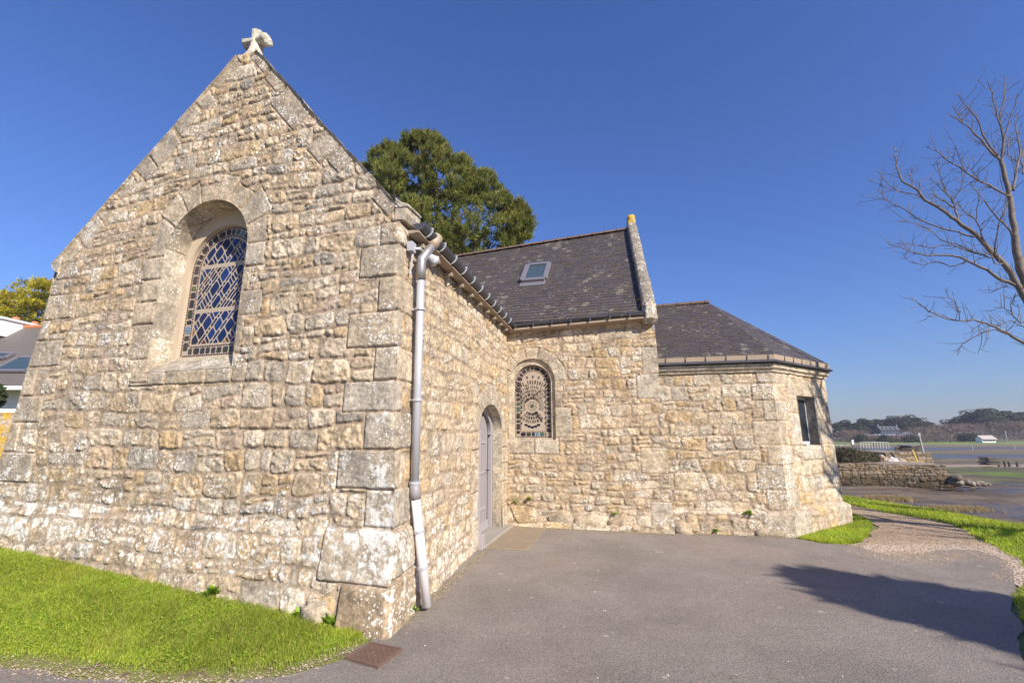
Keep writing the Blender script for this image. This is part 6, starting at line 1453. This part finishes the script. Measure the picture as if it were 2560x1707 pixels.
# things on and behind the quay
M_GREYW = simple('grey_painted_wood', (.40, .385, .36), .8, var=.1); M_TIMB = simple('old_timber', (.10, .085, .07), .9, var=.3); M_YELP = simple('yellow_paint', (.50, .34, .05), .7, var=.2)
def posts(name, pts, z0, z1, r, mat, label, cat, group=None, top=None):
    for p, q in pts: tag((lambda mm: (mm.tube([p, q], r, 8), mm.build(name, mat))[1])(MB()), label, cat, group)
m = MB(); p = at(2308, 1130, 33); q = at(2297, 1085, 33); m.tube([p, q], [.06, .045], 8); m.tube([q - X * .12 - up * .08, q + X * .12 - up * .10], .03, 6); m.box(q + up * .03, (.16, .1, .1)); tag(m.build('mast', M_GREYW), 'leaning pale mast standing by the dark boat shed', 'mast')
m = MB(); p = at(2294, 1153, 31); q = at(2281, 1124, 31); m.bar(p, q, .09, .04, up=Yv); tag(m.build('yellow_plank', M_YELP), 'yellow plank leaning upright on the quay', 'plank')
m = MB(); m.bar(at(2270, 1154, 30.5), at(2306, 1154, 30.5), .22, .06); tag(m.build('yellow_plank', M_YELP), 'yellow plank lying flat on the quay top', 'plank')
sp = at(2132, 1128, 36); sg = thing('sign_post', 'small white sign box on a thin post behind the quay', 'sign', tuple(sp)); m = MB(); m.tube([sp - up * .4, at(2132, 1110, 36)], .03, 6); m.build('post', M_TIMB, sg); m = MB(); m.box(at(2131, 1105, 36), (.16, .1, .36)); m.build('sign_box', M_WHITE, sg)
def rack(px0, px1, pyt, pyb, D, n, rows, label, dz=0, mat=None):
    a = at(px0, pyb, D); b = at(px1, pyb, D); t = at(px0, pyt, D).z; th = thing('drying_rack', label, 'rack', tuple(a.lerp(b, .5)))
    for r_ in range(rows):
        m = MB(); off = Vector((.25 * r_, 1.3 * r_, 0))
        for k in range(n): p = a.lerp(b, k / (n - 1)) + off; m.bar(Vector((p.x, p.y, a.z)), Vector((p.x, p.y, t)), (.075 if D > 50 else .05), .05, up=Yv)
        m.bar(Vector((a.x, a.y, t)) + off, Vector((b.x, b.y, t)) + off, .05, .05); m.build('rack_frame', mat or M_GREYW, th)
    return th
rack(2181, 2223, 1105, 1121, 60, 7, 3, 'pale open timber frame on the shore beyond the quay'); rack(2166, 2180, 1110, 1122, 61, 3, 2, 'lower weathered frame left of the pale timber frame'); rack(2103, 2128, 1113, 1140, 38, 3, 2, 'pale frame half hidden by brambles next to the chapel')
sh = at(2292, 1127, 37); shed = thing('boat_shed', 'small dark boat shed with a pale sloping roof', 'shed', tuple(sh)); a = at(2281, 1127, 37); b = at(2304, 1127, 37); t = at(2290, 1113, 37).z
m = MB(); m.prism([a, b, Vector((b.x, b.y, t)), Vector((a.x, a.y, t - .08))], Yv * 1.2); m.build('walls', M_TIMB, shed); m = MB(); m.prism([Vector((a.x - .1, a.y - .1, t - .08)), Vector((b.x + .1, b.y - .1, t + .02)), Vector((b.x + .1, b.y + 1.3, t + .05)), Vector((a.x - .1, a.y + 1.3, t - .05))], up * .06); m.build('roof', simple('shed_roof', (.20, .185, .165), .85, var=.2), shed)
bo = at(2268, 1128, 36); m = MB(); L_ = .9
st_ = [(-1.0, .05, .34), (-.6, .26, .26), (0, .32, .24), (.6, .28, .26), (1.0, .2, .30)]
vs = []; fs = []
for x, w_, h_ in st_: vs += [bo + Vector((x * L_, -w_, h_)), bo + Vector((x * L_, -w_ * .5, .02)), bo + Vector((x * L_, w_ * .5, .02)), bo + Vector((x * L_, w_, h_))]
for i in range(4): fs += [(i * 4 + k, i * 4 + k + 1, i * 4 + 5 + k, i * 4 + 4 + k) for k in range(3)]
fs += [(0, 1, 2, 3), (16, 17, 18, 19)]; m.add(vs, fs); tag(m.build('rowing_boat', M_TIMB), 'dark rowing boat drawn up beside the boat shed', 'boat')
ra = at(2461, 1163, 43.5); m = MB(); g = random.Random(2)
for k in range(5): m.box(ra + Vector((.6 + g.uniform(-.1, .1), g.uniform(-.1, .1), .1 + .15 * k)), (1.3 - .04 * k + g.uniform(-.1, .1), .9, .10))
tag(m.build('timber_stack', M_TIMB), 'dark stack of timbers lying on the sand bar', 'timber stack')
for px in (2497, 2512, 2523, 2543):
    p = at(px, 1160, 45); m = MB(); m.tube([p - up * .3, p + up * g.uniform(.15, .32)], .10, 7); tag(m.build('stump', M_TIMB), 'short dark mooring stump on the sand bar', 'stump', 'mooring stumps')
for px, py0, py1, D, lb in ((2430, 1125, 1109, 70, 'thin leaning pole in the marsh nearer the quay'), (2536, 1123, 1112, 75, 'thin upright white pole at the far channel'), (2516, 1103, 1076, 150, 'tall thin utility pole right of the white cottage')):
    m = MB(); m.tube([at(px + 2, py0, D), at(px - 2 if px != 2516 else px - 4, py1, D)], .07 if D < 100 else .12, 6); tag(m.build('pole', M_GREYW), lb, 'pole', 'thin poles in the marsh')
# gravel heaps and brambles behind the quay
for k, (px, py, w_, h_) in enumerate(((2205, 1148, 1.5, .38), (2228, 1150, 1.3, .34), (2252, 1150, .8, .3))):
    p = at(px, py + 5, 31.5 - k * .3); g2 = np.random.default_rng(k); A_, R_ = np.meshgrid(np.linspace(0, 6.283, 22), np.linspace(0, 1, 9), indexing='ij'); Z_ = h_ * (1 - R_ ** 1.3) * (1 + .5 * fbm(np.cos(A_) * R_ * 3 + k * 5, np.sin(A_) * R_ * 3, 5, 3)); P_ = np.stack([p.x + np.cos(A_) * R_ * w_ * .6, p.y + np.sin(A_) * R_ * w_ * .5, p.z + Z_], -1); ii = np.arange(A_.size).reshape(A_.shape)
    tag(link('sand_heap', np_mesh('sand_heap', P_.reshape(-1, 3), np.stack([ii[:-1, :-1], ii[1:, :-1], ii[1:, 1:], ii[:-1, 1:]], -1).reshape(-1, 4)), simple('pale_sand%d' % k, ((.42, .32, .23), (.52, .48, .44), (.36, .28, .20))[k], .95, var=.25, scale=4, bump=.5)), ('sandy heap left of the pale one on the quay', 'pale grey heap in the middle of the quay top', 'brown heap nearest the yellow plank')[k], 'heap', 'heaps on the quay')
M_TWIG = colmat('winter_twigs', .9)
def twig_bush(name, c, w_, h_, n, seed, cols, label, cat='bush', group=None, kind=None, tw=.35, wd=.02, dep=None):
    g = np.random.default_rng(seed); p = np.array(c[:]) + np.stack([g.normal(0, .42, n) * w_ / 2, g.normal(0, .42, n) * (dep or w_) / 2, 0 * g.random(n)], 1); rr = np.clip(1 - (np.abs(p[:, 0] - c.x) / (w_ * .55)) ** 2, .15, 1)
    p[:, 2] += h_ * rr * g.random(n) ** .8; d = g.normal(0, 1, (n, 3)); d[:, 2] = np.abs(d[:, 2]) + .3; d /= np.linalg.norm(d, axis=1, keepdims=True); e = p + d * tw * g.uniform(.5, 1.3, (n, 1)); sd = np.cross(d, g.normal(0, 1, (n, 3))); sd /= np.linalg.norm(sd, axis=1, keepdims=True) + 1e-9
    V = np.stack([p - sd * wd, p + sd * wd, e], 1).reshape(-1, 3); c_ = np.array(cols)[g.integers(0, len(cols), n)] * g.uniform(.7, 1.25, (n, 1))
    return tag(link(name, np_mesh(name, V, np.arange(n)[:, None] * 3 + np.arange(3), {'Col': np.repeat(c_, 3, 0)}), M_TWIG), label, cat, group, kind)
BRN = [(.12, .09, .06), (.15, .115, .075), (.09, .085, .035), (.075, .085, .03)]
twig_bush('bramble', at(2118, 1160, 30), 2.6, .95, 2600, 3, BRN, 'brown-green bramble bush next to the apse on the quay', 'bramble', 'brambles on the quay'); twig_bush('bramble', at(2168, 1158, 31), 1.9, .6, 1800, 4, BRN, 'lower bramble in the middle of the quay top', 'bramble', 'brambles on the quay')
# far shore: pines, winter scrub, two houses
M_FARP = colmat('far_pines', .9, .1)
def far_pine(px, pyt, pyb, wpx, D, seed, label, cols=((.060, .078, .040), (.075, .092, .045), (.090, .102, .050), (.05, .068, .04))):
    g = np.random.default_rng(seed); b = at(px, pyb, D); t = at(px, pyt, D); h = t.z - b.z; w_ = wpx / FPX * D; th = thing('pine_tree', label, 'tree', tuple(b), 'pines on the far shore'); P = []
    nb = 22
    for k in range(nb):
        a = g.uniform(0, 6.28); u = g.random() ** .6 * .42; zc = g.uniform(.30, .90); u *= math.sqrt(max(.1, 1 - ((zc - .6) / .42) ** 2)); c = np.array((b.x + math.cos(a) * u * w_, b.y + math.sin(a) * u * w_, b.z + h * zc)); r = w_ * g.uniform(.13, .24)
        d = g.normal(0, 1, (130, 3)); d /= np.linalg.norm(d, axis=1, keepdims=True); d[:, 2] *= .62; P.append(c + d * r * g.uniform(.75, 1.05, (130, 1)))
    P = np.vstack(P); P[:, 2] = np.minimum(P[:, 2], b.z + h); n = len(P); s = h * .055; d1 = g.normal(0, 1, (n, 3)); d2 = g.normal(0, 1, (n, 3)); d1[:, 2] *= .5; d2[:, 2] *= .5
    V = np.stack([P - d1 * s * .6, P + d2 * s * .5, P + d1 * s * .6, P - d2 * s * .5], 1).reshape(-1, 3); c = np.array(cols)[g.integers(0, len(cols), n)] * g.uniform(.8, 1.2, (n, 1))
    link('crown', np_mesh('crown', V, np.arange(n)[:, None] * 4 + np.arange(4), {'Col': np.repeat(c, 4, 0)}), M_FARP, th); m = MB(); m.tube([b - up * .5, b + up * h * .75], [h * .022, h * .01], 6); m.build('trunk', M_BARK, th)
FP = [(2092, 1058, 1100, 34, 205, 'dark pine at the left end of the far wood next to the apse'), (2118, 1050, 1098, 40, 210, 'second dark pine from the apse in the far wood'), (2146, 1055, 1099, 34, 205, 'low pine left of the far grey house'), (2162, 1044, 1094, 42, 220, 'broad pine before the far grey house on its left'), (2188, 1044, 1094, 36, 230, 'pine rising over the roof of the far grey house'), (2212, 1046, 1092, 40, 225, 'pine directly behind the far grey house'), (2242, 1040, 1090, 46, 230, 'pine right of the far grey house'), (2268, 1036, 1085, 56, 220, 'tallest rounded pine of the left far wood'), (2298, 1046, 1088, 46, 225, 'pine at the right slope of the left far wood'), (2324, 1052, 1088, 34, 230, 'small pine ending the left far wood'),
      (2388, 1046, 1084, 44, 215, 'low pine starting the right far wood'), (2420, 1032, 1080, 56, 210, 'spreading pine left of the tallest far pine'), (2458, 1019, 1078, 74, 205, 'tallest broad pine of the right far wood'), (2494, 1028, 1082, 50, 215, 'pine above the white cottage on its right'), (2520, 1024, 1086, 56, 210, 'dense pine toward the right edge of the far wood'), (2550, 1030, 1090, 60, 205, 'pine at the right edge of the picture on the far shore'), (2590, 1030, 1090, 60, 205, 'last pine of the far wood beyond the right edge')]
for i, f in enumerate(FP): far_pine(f[0], f[1], f[2] + 4, f[3] * 1.15, f[4], 100 + i, f[5])
SCR = [(.21, .145, .11), (.25, .18, .14), (.165, .12, .09), (.19, .15, .10)]
for i, (px, py, w_, h_, D, n) in enumerate(((2135, 1106, 30, 4.5, 180, 2600), (2190, 1108, 34, 2.6, 180, 2600), (2250, 1108, 34, 2.8, 178, 2800), (2310, 1106, 34, 5.5, 180, 3400), (2370, 1104, 34, 6.5, 182, 3600), (2425, 1100, 30, 6.5, 190, 3400), (2480, 1094, 30, 6.5, 200, 3400), (2540, 1100, 34, 7.5, 190, 3800), (2590, 1102, 30, 7., 190, 2500))):
    twig_bush('winter_scrub', at(px, py, D), w_ * .55, h_, n, 60 + i, SCR, 'brownish leafless scrub on the far shore', 'scrub', kind='stuff', tw=1.2, wd=.06, dep=14)
for i, (px, py, D) in enumerate(((2155, 1106, 172), (2212, 1107, 172), (2280, 1108, 172), (2414, 1104, 170), (2434, 1104, 168))):
    twig_bush('evergreen_shrub', at(px, py, D), 5., 2.6, 900, 80 + i, [(.05, .065, .03), (.06, .075, .035)], ('small dark shrub left of the far grey house', 'dark shrub under the far grey house', 'dark shrub below the tallest left pine', 'dark shrub two steps left of the white cottage', 'dark shrub touching the left of the white cottage')[i], 'shrub', 'shrubs on the far shore', tw=.9, wd=.15)
def cottage(name, px0, px1, pyb, pye, pyr, D, wallc, roofc, label, nwin, dorm=0, dp=5.):
    a = at(px0, pyb, D); b = at(px1, pyb, D); ez_ = at(px0, pye, D).z; rz_ = at(px0, pyr, D).z; th = thing(name, label, 'house', tuple(a.lerp(b, .5))); L = b - a; m = MB()
    m.prism([a, a + Yv * dp, Vector((a.x, a.y + dp, ez_)), Vector((a.x, a.y + dp / 2, rz_ - .1)), Vector((a.x, a.y, ez_))], L); wl = m.build('wall', wallc, th); m = MB()
    m.prism([Vector((a.x - .3, a.y - .4, ez_ - .15)), Vector((b.x + .3, b.y - .4, ez_ - .15)), Vector((b.x + .3, b.y + dp / 2, rz_)), Vector((a.x - .3, a.y + dp / 2, rz_))], up * .15); rf = m.build('roof', roofc, th); m = MB(); m.prism([Vector((a.x - .3, a.y + dp + .4, ez_ - .15)), Vector((b.x + .3, b.y + dp + .4, ez_ - .15)), Vector((b.x + .3, b.y + dp / 2, rz_)), Vector((a.x - .3, a.y + dp / 2, rz_))], up * .15); m.build('roof', roofc, th)
    for k in range(nwin):
        p = a.lerp(b, (k + .7) / (nwin + .4)); w_ = L.length / nwin * .30; m = MB(); m.box((p.x, p.y - .03, a.z * .45 + ez_ * .55), (w_ * 2, .12, (ez_ - a.z) * .42)); m.build('window', M_DGLASS, th)
    for k in range(dorm):
        p = a.lerp(b, (k + .7) / (dorm + .4)); m = MB(); m.box((p.x, p.y + .6, ez_ * .55 + rz_ * .45), (1.0, 1.6, (rz_ - ez_) * .5)); m.build('dormer', wallc, rf)
    for p in ((a, b) if dorm else ()): m = MB(); m.box((p.x, p.y + dp / 2, rz_ + .4), (.7, .9, 1.4)); m.build('chimney', wallc, rf)
cottage('white_cottage', 2457, 2490, 1106, 1097, 1089, 160, M_RENDER, simple('pale_roof', (.42, .36, .32), .85, var=.1), 'low white cottage with a pale roof on the far green bank', 5, dp=2.4)
cottage('far_house', 2203, 2250, 1082, 1074, 1066, 215, simple('blue_grey_wall', (.10, .115, .17), .9, var=.1), simple('far_slates', (.10, .095, .10), .8), 'far blue-grey house with dormers among the pines', 5, 4, dp=3.2)
# ------------------------------------------------------------------ light sea haze
def haze():
    m = bpy.data.materials.new('haze'); m.use_nodes = True; nt = m.node_tree; nt.nodes.remove(nt.nodes['Principled BSDF'])
    v = nt.nodes.new('ShaderNodeVolumePrincipled'); v.inputs['Color'].default_value = (.82, .83, 1.0, 1); v.inputs['Density'].default_value = .00045; v.inputs['Anisotropy'].default_value = .2
    nt.links.new(v.outputs[0], nt.nodes['Material Output'].inputs['Volume'])
    b = MB(); b.box((100, 2020, 10.5), (9400, 4240, 26)); tag(b.build('haze', m), 'thin pale haze over the bay', 'haze', kind='stuff')
haze()
